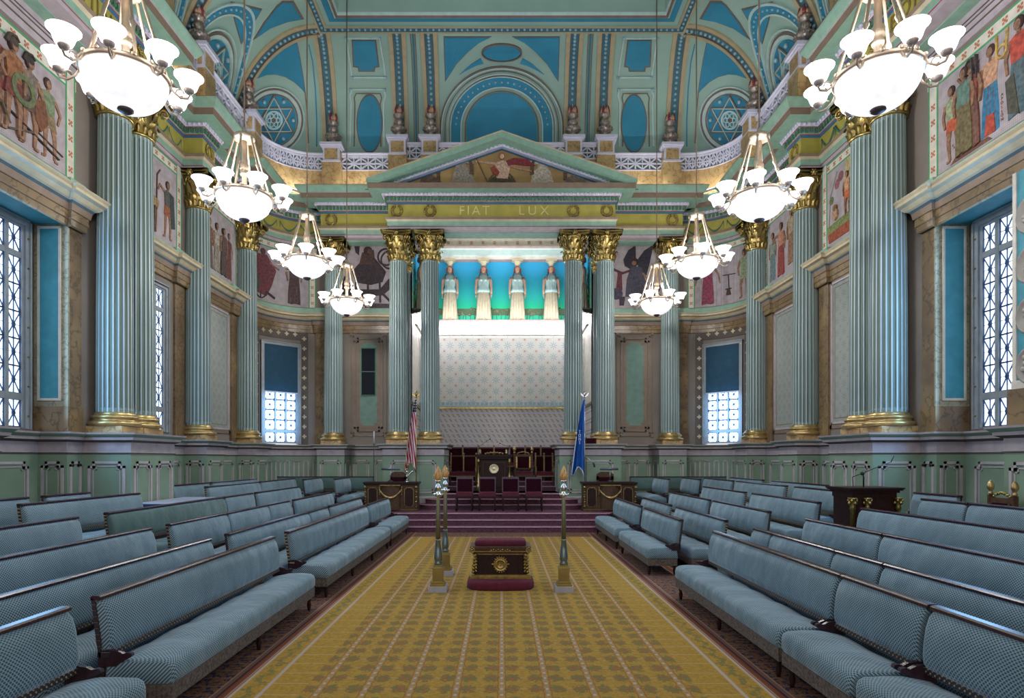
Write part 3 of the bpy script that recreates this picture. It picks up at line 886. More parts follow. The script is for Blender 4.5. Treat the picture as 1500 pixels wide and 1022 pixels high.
def side_plane(s, X, y0):   # u runs along Y away from the camera
    return lambda u, v, d: (s*(X-d), y0+u, v)
def back_plane(Y): return lambda u, v, d: (u, Y-d, v)
def arc_plane(s, cx, cy, r): return lambda u, v, d: (s*(cx+(r-d)*cos(u/r)), cy+(r-d)*sin(u/r), v)

def mural(name_label, P, u0, u1, v0, v1, paint, border=(1, 1, 1), segs=1, group=None):
    o = thing('mural', name_label, 'mural', P((u0+u1)/2, v0, 0), 0, None)
    inv = Matrix.Translation(-o.location)
    PP = lambda u, v, d: tuple(Vector(P(u, v, d))-o.location)
    b = MB()
    def rect(a0, a1, c0, c1, d, k, n=segs):
        vs = []; fs = []
        for i in range(n+1):
            u = a0+(a1-a0)*i/n
            vs += [PP(u, c0, d), PP(u, c1, d), PP(u, c1, -.01), PP(u, c0, -.01)]
        for i in range(n):
            for kk in range(4): fs.append((i*4+kk, i*4+(kk+1) % 4, i*4+4+(kk+1) % 4, i*4+4+kk))
        fs += [(0, 1, 2, 3), tuple(n*4+kk for kk in (3, 2, 1, 0))]
        b.add(vs, fs, k)
    rect(u0, u1, v0, v1, .004, 0); b.build('mosaic_ground', 'mosaic', o)
    b = MB(); W = .26
    L, T_, R_ = border
    def strips(kind):
        # green line, pale band, green line
        for off, w, k in ((0, .035, 0), (.035, W-.09, 1), (W-.055, .035, 0)):
            if kind == 'T': rect(u0-(W if L else 0), u1+(W if R_ else 0), v1+off, v1+off+w, .008, k, segs)
            if kind == 'L': rect(u0-off-w, u0-off, v0, v1+(W if T_ else 0), .009, k, 1)
            if kind == 'R': rect(u1+off, u1+off+w, v0, v1+(W if T_ else 0), .009, k, 1)
    if T_: strips('T')
    if L: strips('L')
    if R_: strips('R')
    def mark(u, v):
        for a, c in ((0, 0), (.03, .03), (-.03, .03), (.03, -.03), (-.03, -.03)): rect(u+a-.018, u+a+.018, v+c-.018, v+c+.018, .013, 2, 1)
    if T_:
        n = int((u1-u0)/.27)
        for i in range(n+1): mark(u0+.1+i*.27, v1+.12)
    n = int((v1-v0)/.27)
    for i in range(n):
        if L: mark(u0-.12, v0+.15+i*.27)
        if R_: mark(u1+.12, v0+.15+i*.27)
    b.build('painted_border', [plain('bright_green_line', '4a9a66', .7), 'cream_lt', plain('terracotta_marks', 'b87550', .7)], o)
    m = Mural(PP); m.fl = lambda n='painted_figure': m.flush(n, o)
    paint(m); m.fl()
    return o

# tympanum painting
m = Mural(lambda u, v, d: (u*1.3, -.022-d, v*1.22))
m.disc(0, .16, .30, '4c4030', .24, 20); m.ring(0, .13, .33, .04, '5c4a35'); m.disc(0, .0, .2, '2e2720', .22); m.flush('painted_chariot', pd)
m.poly([(-.12, .30), (.14, .28), (.2, .55), (.16, .72), (.02, .76), (-.14, .70), (-.16, .5)], 'c0a08a'); m.line([(-.1, .66), (-.38, .70), (-.62, .74)], .07, 'b8957c', .04)
m.line([(.14, .66), (.38, .55), (.72, .48)], .07, 'a8806a', .04); m.disc(.0, .87, .075, '8a5a3c', .09); m.disc(.01, .86, .05, 'c8a48a', .065)
m.poly([(.1, .74), (.3, .82), (.62, .78), (.8, .62), (.55, .62), (.3, .66), (.16, .6)], '7e2f36'); m.poly([(-.22, .42), (-.1, .34), (-.05, .46), (-.18, .62), (-.28, .56)], '8a4030')
m.line([(-.62, .82), (-.28, .06)], .02, '6b4a38'); m.flush('painted_figure', pd)
for s, us in ((-1, (.95, 1.75)), (1, (.95, 1.75))):
    for k, u in enumerate(us):
        c = ('8e8478', '6b5548')[k] if s < 0 else ('b0a596', '75685c')[k]
        h = (.78, .5)[k]; u = u*s
        e = -s if s > 0 else -s
        m.poly([(u-.28, .02), (u+.3, .02), (u+.3, .2), (u+.22, h*.62), (u+.05, h*.8), (u-.2, h*.6)], c)
        m.poly([(u-.1, h*.55), (u+.18, h*.5), (u+.16, h*.9), (u+.05, h*1.12), (u-.04, h*1.12), (u-.26, h*.95), (u-.28, h*.84), (u-.08, h*.86)] if s > 0 else
               [(u+.1, h*.55), (u-.18, h*.5), (u-.16, h*.9), (u-.05, h*1.12), (u+.04, h*1.12), (u+.26, h*.95), (u+.28, h*.84), (u+.08, h*.86)], c)
        m.line([(u+s*-.16, h*1.05), (u+s*-.22, h*.8), (u+s*-.22, h*.5)], .07, '5c4638', .1)
        m.flush('painted_horse', pd)
m.poly([(-3.3, .01), (-.5, .01), (-.6, .10), (-1.6, .14), (-2.6, .10)], '5f5038'); m.poly([(3.3, .01), (.5, .01), (.6, .10), (1.6, .14), (2.6, .10)], '6a5a40'); m.flush('painted_ground', pd)

# wall murals -----------------------------------------------------------------
def p_left1(m):
    m.figure(3.32, 6.96, 1.32, '6b5a48', '6e7c60', legs=True, kilt='7a6a50', armR=[(.11, .78), (.2, .64), (.15, .5)], lean=-.05); m.line([(2.95, 7.3), (3.6, 7.15)], .02, '4a3a30'); m.fl()
    m.figure(2.86, 6.95, 1.42, '5e5248', '7a6c62', legs=True, helmet='39322e', armR=[(.11, .78), (.2, .6), (.24, .45)], kilt='5a4440')
    m.poly([(2.95, 7.75), (3.16, 7.85), (3.24, 7.5), (3.08, 7.3), (2.96, 7.45)], '6b4430'); m.fl()
    m.figure(2.52, 6.98, 1.46, '5c6a52', '8f6040', legs=True, helmet='4a4038', kilt='6b3a34', armL=[(-.11, .78), (-.2, .66), (-.1, .55)])
    m.ring(2.7, 7.75, .2, .09, '5f6a4a', 16); m.fl()
    m.figure(2.2, 7.0, 1.46, '7d4438', '7f4a3c', legs=True, helmet='3b3330'); m.disc(2.12, 7.85, .22, '57483a', .3); m.fl()
    m.figure(1.75, 7.0, 1.4, '5c4a44', '72604c', legs=True, helmet='4a4038'); m.fl()
    m.figure(1.3, 7.0, 1.4, '6c5a44', '625044', legs=True, helmet='4a4038'); m.fl()
    m.line([(2.1, 7.4), (3.5, 7.05)], .02, '3f352e'); m.line([(2.3, 6.98), (2.9, 7.2)], .03, '5a4a40'); m.line([(2.0, 7.3), (2.3, 7.35), (2.45, 7.1)], .04, '5c5040'); m.fl('painted_spears')
mural('large mosaic of helmeted warriors above the tall window', side_plane(-1, 7.52, 6.9), -3.5, 3.68, 6.88, 8.42, p_left1, (0, 1, 1))
def p_right1(m):
    m.figure(3.30, 6.96, 1.25, '8f8a70', '8f9a7a', legs=True, kilt='b0563a', armL=[(-.11, .79), (-.2, .9), (-.12, 1.02)], lean=.05); m.fl()
    m.figure(2.92, 6.95, 1.38, '6f4a40', '8a4a40', helmet='4a4038'); m.fl()
    m.figure(3.05, 6.95, 1.38, '6f6444', '5f7c70'); m.line([(2.78, 8.0), (2.8, 8.38)], .02, '4a4446'); m.line([(2.86, 8.0), (2.88, 8.38)], .02, '4a4446'); m.fl()
    m.figure(2.55, 6.98, 1.38, '2f6f92', 'b98e72', hair='3a2620', armL=[(-.11, .79), (-.2, .72), (-.2, .92)]); m.poly([(2.45, 6.99), (2.66, 6.99), (2.62, 7.3), (2.48, 7.28)], 'a5442f')
    m.ring(2.33, 8.12, .09, .035, 'b89a50', 14); m.line([(2.24, 8.12), (2.22, 8.4)], .035, 'b89a50'); m.line([(2.42, 8.12), (2.42, 8.4)], .035, 'b89a50'); m.fl()
    m.figure(2.02, 7.0, 1.42, '4f6a72', 'b04a3c', armL=[(-.11, .78), (-.24, .62), (-.05, .56)]); m.poly([(2.0, 7.0), (2.2, 7.1), (2.25, 7.6), (2.1, 7.65)], '4a4a40'); m.fl()
    m.figure(1.5, 7.0, 1.4, '5f5a44', '3a7a9a', helmet='6a5a40'); m.fl(); m.figure(1.0, 7.0, 1.4, '6f5a44', '7a6a5a'); m.fl()
    m.poly([(2.5, 6.9), (3.4, 6.9), (3.3, 6.98), (2.6, 6.98)], '6b4a3c'); m.fl('painted_ground')
mr1 = mural('large mosaic of robed musicians and priests above the tall window', side_plane(1, 7.52, 6.9), -3.5, 3.68, 6.88, 8.42, p_right1, (0, 1, 1))
def vtext(t, y, z, size):
    o = letters(t, (0, 0, 0), (0, 0, 0), size, mr1, pm('7a4a44'), 1.0, 1, .002)
    o.rotation_euler = (pi/2, 0, -pi/2); o.location = Vector((7.505, y, z))-mr1.location
    return o
for k, ch in enumerate('APOLLON'): vtext(ch, 9.22, 7.46-k*.062, .065)
for k, ch in enumerate('TEIRESIAS'): vtext(ch, 9.66, 8.24-k*.062, .07)
for k, ch in enumerate('KALCHAS'): vtext(ch, 10.22-k*.03, 7.20-k*.045, .055)

def p_left2(m):
    m.figure(1.65, 7.22, 1.35, '3f4f4a', '4b4a44', legs=True, kilt='8a5038', armL=[(-.11, .79), (-.25, .85), (-.3, .75)]); m.line([(1.15, 7.35), (1.2, 8.55), (1.32, 8.7)], .03, '5f4a3a')
    m.poly([(1.78, 7.5), (1.95, 7.55), (1.9, 8.3), (1.72, 8.34)], '354040'); m.fl()
    m.poly([(.1, 8.0), (1.2, 7.75), (1.25, 7.95), (.1, 8.25)], '8f7450'); m.line([(1.1, 7.8), (1.12, 7.2)], .05, '6a5040'); m.line([(.9, 7.85), (.9, 7.2)], .05, '6a5040'); m.fl('painted_litter')
    m.figure(.6, 7.2, 1.5, '33453f', '6a5648'); m.fl()
mural('mosaic of two men carrying a litter above the tall window behind the paired columns', side_plane(-1, 7.95, 12.95), .0, 2.05, 7.10, 8.92, p_left2)
def p_right2(m):
    m.poly([(.05, 7.2), (1.95, 7.2), (2.0, 7.45), (.05, 7.6)], '8f4a34'); m.poly([(.05, 7.5), (1.98, 7.42), (2.02, 7.6), (.05, 7.75)], '6f7c4a')
    m.poly([(1.2, 8.9), (.3, 8.9), (.05, 8.5), (.5, 8.0), (1.0, 7.95), (1.3, 8.4)], 'b0a070'); m.poly([(.5, 8.3), (.9, 8.3), (.8, 8.7), (.6, 8.7)], '8a6a60'); m.fl('painted_ship')
    m.figure(1.15, 7.6, 1.0, 'b07050', 'b88a6a', legs=True, kilt='b5623c'); m.fl()
    m.disc(.75, 7.85, .13, 'a8866a', .16); m.disc(.75, 8.02, .09, '3a2a24'); m.disc(1.65, 7.8, .12, 'a8866a', .14); m.disc(1.65, 7.95, .08, '7a5a3c'); m.fl()
    m.disc(1.6, 8.5, .12, '8a5a60'); m.disc(1.45, 8.62, .12, '7a5058'); m.disc(1.85, 8.2, .1, '5f6a44'); m.line([(1.95, 7.6), (1.9, 8.3), (1.6, 8.8)], .03, '5f6a44'); m.fl('painted_vine')
mural('mosaic of a sailing ship with rowers and a vine above a stencilled panel', side_plane(1, 7.95, 12.95), .0, 2.05, 7.10, 8.92, p_right2)
def p_left3(m):
    for k, (u, c, t) in enumerate(((.35, '5a4a44', '6a5048'), (.75, '8a8478', '9a948a'), (1.15, '4f4440', '5a4a44'), (1.55, '6a3a3c', '5a4040'))): m.figure(u, 7.2, 1.35, c, t); m.fl()
mural('mosaic of four standing robed figures above the left stencilled panel', side_plane(-1, 7.95, 16.35), .0, 2.0, 7.10, 8.92, p_left3)
def p_right3(m):
    m.figure(1.65, 7.2, 1.4, '5f7a7c', '7a8a7c'); m.fl(); m.figure(1.1, 7.2, 1.5, '8f3c38', 'b07c66', armR=[(.11, .79), (.25, .8), (.35, .7)]); m.fl(); m.figure(.45, 7.35, 1.5, '8a6a54', '9a8a72'); m.fl()
mural('mosaic of a red robed figure between two others above a stencilled panel', side_plane(1, 7.95, 16.35), .0, 2.0, 7.10, 8.92, p_right3)
def p_lc(m):
    m.poly([(.25, 7.9), (.6, 8.6), (1.0, 8.65), (1.35, 8.2), (1.2, 7.7), (1.0, 7.3), (.6, 7.35)], '6a3c42'); m.poly([(.2, 8.2), (.45, 8.3), (.8, 7.5), (.6, 7.4)], '4a4f44'); m.ring(.75, 7.42, .22, .035, '2e2628'); m.line([(.75, 7.2), (.75, 7.64)], .02, '2e2628')
    m.line([(.95, 7.45), (1.3, 7.28)], .07, '3f3030'); m.disc(.85, 8.72, .1, '5a3a34'); m.line([(1.1, 8.4), (1.45, 8.25)], .05, '8a6458'); m.fl()
    m.figure(1.95, 7.18, 1.6, '4f3b3c', '5a4446'); m.fl()
mural('mosaic of a wine red draped seated figure on the curved corner wall', arc_plane(-1, 6.15, 19.1, 1.8), .16, 2.42, 7.12, 8.92, p_lc, (1, 1, 1), 16)
def p_rc(m):
    m.figure(.7, 7.2, 1.55, '7a8a70', '8a9678', legs=True, kilt='8a9478'); m.fl(); m.figure(.25, 7.25, 1.5, '4f6a68', 'a87a64', legs=True, kilt='3f6a66'); m.fl()
    m.line([(1.05, 8.05), (1.5, 8.08)], .02, '3a3030'); m.line([(1.3, 8.05), (1.28, 7.6)], .015, '3a3030'); m.line([(1.2, 7.6), (1.4, 7.6)], .03, '3a2a28'); m.poly([(1.22, 7.4), (1.38, 7.4), (1.34, 7.6), (1.26, 7.6)], '4a3430'); m.fl('painted_scales')
    m.line([(1.55, 7.15), (1.55, 8.9)], .02, '403638'); m.figure(2.0, 7.18, 1.6, '8a4056', '8a4056', armL=[(-.11, .79), (-.22, .6), (-.25, .42)], armR=[(.11, .79), (.22, .6), (.25, .42)]); m.fl()
mural('mosaic of a green tunic man with hanging scales on the curved corner wall', arc_plane(1, 6.15, 19.1, 1.8), .16, 2.42, 7.12, 8.92, p_rc, (1, 1, 1), 16)
def p_le(m):
    U = -4.55; h = '3a3034'
    m.poly([(U-.55, 8.35), (U-.2, 8.75), (U+.25, 8.8), (U+.62, 8.35), (U+.5, 8.0), (U+.1, 7.9), (U-.4, 7.98)], h); m.poly([(U-.3, 8.6), (U+.25, 8.6), (U+.2, 9.1), (U-.2, 9.0)], '4f3a34'); m.disc(U, 9.06, .15, '3a2826'); m.disc(U+.06, 9.03, .09, '6a4a3c')
    m.poly([(U-.28, 9.25), (U-.5, 9.4), (U-.42, 9.0), (U-.3, 8.9)], h)
    for e in (-.4, 0, .4): m.line([(U+e, 8.0), (U+e*1.05, 7.3)], .07, h)
    m.poly([(U-.8, 8.2), (U-.95, 7.6), (U-.3, 7.5), (U+.5, 7.55), (U+.8, 7.8), (U+1.0, 8.3), (U+.7, 8.1), (U+.4, 7.75), (U-.4, 7.75)], h)
    m.ring(U+.62, 8.85, .28, .06, h); m.ring(U+.75, 8.75, .3, .05, h); m.poly([(U-.95, 7.12), (U+.95, 7.12), (U+.8, 7.25), (U-.7, 7.3)], '4a4246'); m.line([(U+.5, 7.6), (U+.85, 7.25)], .08, h); m.fl()
mural('pale mosaic with a dark figure seated on a tall tripod', back_plane(20.9), -5.65, -3.6, 7.10, 9.30, p_le, (0, 0, 0))
def p_re(m):
    U = 4.6; h = '2e2c38'
    m.poly([(U-.05, 9.26), (U-.3, 9.08), (U-.47, 8.76), (U-.42, 8.55), (U-.2, 8.42), (U-.02, 8.5), (U-.04, 8.9)], h); m.poly([(U+.03, 8.5), (U+.12, 8.3), (U+.32, 8.22), (U+.42, 8.6), (U+.56, 9.26), (U+.25, 9.08), (U+.04, 8.8)], h)
    m.poly([(U-.4, 7.5), (U+.25, 7.5), (U+.3, 8.0), (U+.15, 8.5), (U-.2, 8.55), (U-.35, 8.1)], '4c4a58'); m.disc(U-.06, 8.68, .13, '2e2426'); m.disc(U-.1, 8.64, .08, '8a6250')
    m.line([(U-.2, 8.4), (U-.5, 8.3), (U-.85, 8.45)], .08, '4f3338'); m.poly([(U-.72, 7.7), (U-.5, 7.72), (U-.52, 8.35), (U-.65, 8.35)], '5f3038'); m.line([(U+.2, 8.3), (U+.35, 8.1), (U+.3, 7.7)], .06, '8a6a50')
    m.disc(U-.7, 7.6, .22, '46404e', .2); m.poly([(U-.6, 7.2), (U-.45, 7.2), (U-.4, 7.5), (U-.6, 7.5)], '3c3440'); m.disc(U-.95, 8.35, .17, h); m.disc(U+.6, 7.8, .2, '4a4656'); m.disc(U+.65, 7.4, .22, '403c48'); m.fl()
mural('pale mosaic with a dark winged figure spreading tall wings', back_plane(20.9), 3.6, 5.65, 7.10, 9.30, p_re, (0, 0, 0))

# ------------------------------------------------------------------ windows
def pane_grid(P, u0, u1, v0, v1, cols, rows, lead=.012, rosette=False):
    """glass lights in plane coordinates with diagonal leading; rows: list of (v0, v1)"""
    g = MB(); l = MB()
    def quad(b, pts, d0, d1, k=0):
        n = len(pts); b.add([P(u, v, d1) for u, v in pts]+[P(u, v, d0) for u, v in pts], [tuple(range(n)), tuple(range(2*n-1, n-1, -1))]+[(i, (i+1) % n, n+(i+1) % n, n+i) for i in range(n)], k)
    def bar(b, a, c, w, d=.02):
        dx, dy = c[0]-a[0], c[1]-a[1]; L = sqrt(dx*dx+dy*dy); nx, ny = -dy/L*w/2, dx/L*w/2
        quad(b, [(a[0]+nx, a[1]+ny), (c[0]+nx, c[1]+ny), (c[0]-nx, c[1]-ny), (a[0]-nx, a[1]-ny)], -.005, d)
    for a, c in cols:
        for r0, r1 in rows:
            quad(g, [(a, r0), (c, r0), (c, r1), (a, r1)], -.02, 0)
            mu, mv = (a+c)/2, (r0+r1)/2
            bar(l, (a, r0), (c, r1), lead); bar(l, (a, r1), (c, r0), lead); bar(l, (mu, r0), (mu, r1), lead*.8)
            bar(l, (a, mv), (c, mv), lead*.5)
            s_ = .028; quad(l, [(mu-s_, mv-s_), (mu+s_, mv-s_), (mu+s_, mv+s_), (mu-s_, mv+s_)], 0, .025)
            for q in ((a, r0), (a, r1)): pass
            bar(l, (a, r0), (c, r0), lead*1.4); bar(l, (a, r1), (c, r1), lead*1.4); bar(l, (a, r0), (a, r1), lead*1.2); bar(l, (c, r0), (c, r1), lead*1.2)
            if rosette:
                for q in ((a, r0), (a, r1), (c, r0), (c, r1)):
                    s2 = .045; quad(l, [(q[0]-s2, q[1]), (q[0], q[1]-s2), (q[0]+s2, q[1]), (q[0], q[1]+s2)], 0, .02)
    return g, l, quad
def window(name, label, P, u0, u1, v0, v1, cols, rows, casing=.12, blind=None, rosette=False):
    w = struct(name, label)
    g, l, quad = pane_grid(P, u0, u1, v0, v1, cols, rows, .014 if rosette else .0105, rosette)
    g.build('glass', 'pane', w); l.build('leading', 'lead', w)
    f = MB()
    def R(a, c, r0, r1, d0, d1, k=0): quad(f, [(a, r0), (c, r0), (c, r1), (a, r1)], d0, d1, k)
    # frame bars between the lights
    es = [u0]+[x for c in cols for x in c]+[u1]
    for i in range(0, len(es), 2): R(es[i], es[i+1], v0, v1, -.03, .045)
    rs = sorted(rows); ys = [v0]+[x for c in rs for x in c]+[v1]
    for i in range(0, len(ys), 2):
        if ys[i+1]-ys[i] > .03: R(u0, u1, ys[i], ys[i+1], -.03, .04)
    for a, c, r0, r1 in ((u0-casing, u0, v0-.02, v1+casing), (u1, u1+casing, v0-.02, v1+casing), (u0, u1, v1, v1+casing)): R(a, c, r0, r1, -.03, .08)
    for a, c, r0, r1 in ((u0-casing, u0-casing+.03, v0-.02, v1+casing), (u1+casing-.03, u1+casing, v0-.02, v1+casing), (u0-casing, u1+casing, v1+casing-.03, v1+casing)): R(a, c, r0, r1, -.03, .11)
    f.build('window_frame', 'frame', w)
    k = MB(); n = int((v1-v0)/.5)
    for i in range(n+1):
        for u in (u0-casing*.5, u1+casing*.5):
            q = .015; quad(k, [(u-q, v0+.2+i*.5-q), (u+q, v0+.2+i*.5-q), (u+q, v0+.2+i*.5+q), (u-q, v0+.2+i*.5+q)], .08, .095)
    k.build('stud', 'gold_old', w)
    if blind:
        q = MB(); quad(q, [(u0, blind), (u1, blind), (u1, v1), (u0, v1)], .045, .06); quad(q, [(u0, blind-.04), (u1, blind-.04), (u1, blind), (u0, blind)], .04, .085, 1)
        q.build('roller_blind', ['blind', 'dado_trim'], w)
def tallrows(v0, v1, n):
    h = (v1-v0-.22)/(n+2); r = []
    v = v0+.02; r.append((v, v+h*.98)); v += h+.10
    for i in range(n): r.append((v+.004, v+h-.004)); v += h
    v += .09; r.append((v, v+h*.95)); return r
for s, nm in ((-1, 'window_1'), (1, 'window_2')):
    P = (lambda s: lambda u, v, d: (s*(8.12-d), u, v))(s)
    window(nm, 'tall bright leaded window in the side wall beside the paired columns', P, 8.98, 10.38, 2.52, 5.93, [(9.03+.345*i, 9.03+.345*i+.275) for i in range(4)], tallrows(2.52, 5.93, 5), .10)
P = lambda u, v, d: (-(8.03-d), u, v)
window('window_3', 'tall bright leaded window between the paired columns and a single column', P, 13.36, 14.57, 2.64, 6.0, [(13.40+.40*i, 13.40+.40*i+.31) for i in range(3)], tallrows(2.64, 6.0, 5), .10)
for s, nm in ((-1, 'window_5'), (1, 'window_6')):
    c = cos(pi/4); D = 1.62; cx, cy = 6.15, 19.1
    P = (lambda s: lambda u, v, d: (s*(cx+c*(D-d)-c*u*(1 if s > 0 else 1)), cy+c*(D-d)+c*u, v))(s)
    h = .57; cw = (2*h-.05*4)/3
    rows = [(2.55, 2.86)]+[(2.95+.33*i, 2.95+.33*i+.31) for i in range(4)]
    window(nm, 'corner window with dark blue blind above bright leaded panes', P, -h, h, 2.5, 5.72, [(-h+.05+i*(cw+.05), -h+.05+i*(cw+.05)+cw) for i in range(3)], rows, .11, 4.2, True)
# medallion pilaster beside the tall side windows
for s in (1, -1):
    w = struct('trim_3', 'turquoise pilaster with oval relief medallions by the tall window')
    b = MB(); b.box(s*7.24, s*8.08, 8.0, 8.80, 2.46, 2.98, 1); b.box(s*7.30, s*8.08, 8.06, 8.75, 2.98, 6.05, 0)
    b.box(s*7.28, s*7.31, 8.70, 8.76, 3.1, 6.05, 2); b.box(s*7.28, s*7.31, 8.05, 8.11, 3.1, 6.05, 2); b.box(s*7.27, s*8.08, 8.04, 8.77, 2.98, 3.1, 2)
    b.build('pilaster_shaft', ['reveal_blue', 'marble_br', 'cream_lt'], w)
    for i in range(4):
        T = Matrix.Translation((s*7.30, 8.47, 3.29+i*.695)) @ Matrix.Rotation(-s*pi/2, 4, 'Y') @ Matrix.Diagonal((1.1, .95, 1, 1))
        b = MB(); b.lathe([(.24, 0), (.24, .03), (.21, .05), (.20, .03), (.001, .03)], 20, 0, T)
        random.seed(i+5)
        for k in range(7): b.sphere((random.uniform(-.11, .11), random.uniform(-.08, .08), .035), random.uniform(.03, .055), 0, 6, T)
        b.build('oval_medallion', plain('grey_plaster', 'a39f98', .7), w)
# ------------------------------------------------------------------ fluted corinthian columns
def column_parts():
    root = thing('fluted_column', 'x', 'column')
    b = MB(); b.box(-.33, .33, -.33, .33, 0, .13); b.build('plinth', 'marble', root)
    b = MB(); b.lathe([(.32, .13), (.425, .14), (.44, .18), (.42, .215), (.375, .225), (.36, .25), (.375, .27), (.39, .29), (.375, .32), (.345, .33), (.335, .36), (.32, .385)], 32, 0); b.build('column_base', 'gold', root)
    # shaft with 24 flutes
    b = MB(); NF = 22; z0, z1 = .385, 5.83
    rings = []; levels = [(z0, .308, 0), (z0+.05, .308, 0), (z0+.09, .306, 1), (2.2, .303, 1), (4.0, .288, 1), (z1-.10, .272, 1), (z1-.06, .272, 0), (z1, .275, 0)]
    for z, r, dep in levels:
        ring = []
        for i in range(NF):
            a0 = 2*pi*i/NF; w = 2*pi/NF
            for t, d in ((.0, 0), (.26, 0), (.36, .018), (.50, .030), (.76, .030), (.90, .018)):
                rr = r-d*dep
                ring.append((rr*cos(a0+t*w), rr*sin(a0+t*w), z))
        rings.append(ring)
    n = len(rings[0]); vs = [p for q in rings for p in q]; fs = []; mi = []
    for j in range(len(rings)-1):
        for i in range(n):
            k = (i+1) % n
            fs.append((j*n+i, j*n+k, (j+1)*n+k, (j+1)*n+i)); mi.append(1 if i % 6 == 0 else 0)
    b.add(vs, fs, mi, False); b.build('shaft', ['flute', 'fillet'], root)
    # capital
    zc = 5.83; b = MB()
    b.lathe([(.275, zc-.03), (.31, zc-.02), (.31, zc+.02), (.275, zc+.04), (.27, zc+.3), (.29, zc+.5), (.34, zc+.68), (.40, zc+.76)], 24, 0)
    def leaf(a, zb, h, w, r0, curl):
        T = Matrix.Rotation(a, 4, 'Z')
        pr = [(r0, 0, w*.75), (r0+.012, h*.3, w), (r0+.02, h*.6, w*1.0), (r0+.05, h*.85, w*.8), (r0+curl*.75, h, w*.6), (r0+curl, h*.95, w*.45), (r0+curl*1.02, h*.84, w*.25)]
        vs = []; fs = []
        for i, (r, z, ww) in enumerate(pr):
            e = .82 if i % 2 else 1
            for q, bul in ((-1, -.02), (-.5, .0), (0, .022), (.5, .0), (1, -.02)):
                vs.append((r+bul, q*ww*e/2, zb+z))
        for i in range(len(pr)-1):
            for q in range(4): fs.append((i*5+q, i*5+q+1, i*5+q+6, i*5+q+5))
        b.add(vs, fs, 0, True, T)
    for i in range(8): leaf(2*pi*i/8, zc+.03, .30, .23, .275, .12)
    for i in range(8): leaf(2*pi*(i+.5)/8, zc+.06, .52, .21, .275, .15)
    for i in range(16): leaf(2*pi*(i+.5)/16, zc+.02, .16, .10, .295, .035)
    for i in range(4):      # corner volutes and inner helices
        a = pi/4+i*pi/2; T = Matrix.Rotation(a, 4, 'Z')
        for e in (-.035, .035):
            pts = [(.28, e, zc+.42), (.33, e, zc+.60), (.42, e, zc+.72)]
            for k in range(14):
                t = k/13*2.6*pi; r = .085*(1-k/15)
                pts.append((.475+r*sin(t), e*(1.2), zc+.66+r*cos(t)))
            b.tube([T @ Vector(p) for p in pts], [.022]*3+[.024-.001*k for k in range(14)], 6, 0)
        T2 = Matrix.Rotation(i*pi/2, 4, 'Z')
        for e in (-1, 1):
            pts = [(.30, e*.16, zc+.45), (.34, e*.14, zc+.6)]
            for k in range(9):
                t = k/8*2*pi; r = .05*(1-k/10); pts.append((.36, e*(.075+r*cos(t)), zc+.66+r*sin(t)))
            b.tube([T2 @ Vector(p) for p in pts], .015, 5, 0)
        b.sphere((0, 0, 0), .06, 0, 6, T2 @ Matrix.Translation((.425, 0, zc+.80)))
        for k in range(6):
            b.sphere((0, 0, 0), .03, 0, 4, T2 @ Matrix.Translation((.43, .06*cos(k*pi/3), zc+.80+.06*sin(k*pi/3))))
    poly = []
    for i in range(4):      # concave sided abacus
        a = i*pi/2
        for t in (-1, -.85, -.5, 0, .5, .85, 1):
            x = .37+.09*t*t; y = t*.44
            if abs(t) == 1: x = .44; y = t*.47
            poly.append((x*cos(a)-y*sin(a), x*sin(a)+y*cos(a)))
    b.prism(poly, zc+.75, zc+.80, 0, axis='z'); b.prism([(x*1.03, y*1.03) for x, y in poly], zc+.80, zc+.88, 0, axis='z')
    b.build('capital', 'gold_old', root)
    return root
colp = column_parts()
CZ0 = 2.462
clist = []
for s in (-1, 1):
    w = SIDE[s]
    clist += [(s*7.19, 11.42, f'near fluted column of the pair on the {w} side wall'),
              (s*7.19, 12.12, f'far fluted column of the pair on the {w} side wall, half hidden'),
              (s*7.72, 15.62, f'single fluted column on the {w} side wall between the mural bays'),
              (s*7.72, 18.62, f'fluted column on the {w} wall where the curved corner begins'),
              (s*5.56, 20.3, f'fluted column on the back wall beside the {w} curved corner'),
              (s*3.31, 19.65, f'outer fluted column on the {w} of the pedimented portico'),
              (s*2.29, 19.65, f'inner fluted column on the {w} of the pedimented portico'),
              (s*3.36, 20.72, f'fluted column tucked behind the outer {w} portico column')]
for i, (x, y, lb_) in enumerate(clist):
    o = colp if i == 0 else copy_tree(colp)
    o.location = (x, y, CZ0); o['label'] = lb_.replace('fluted column', 'fluted green column with gilded capital', 1); o['group'] = 'fluted columns with gilded capitals'

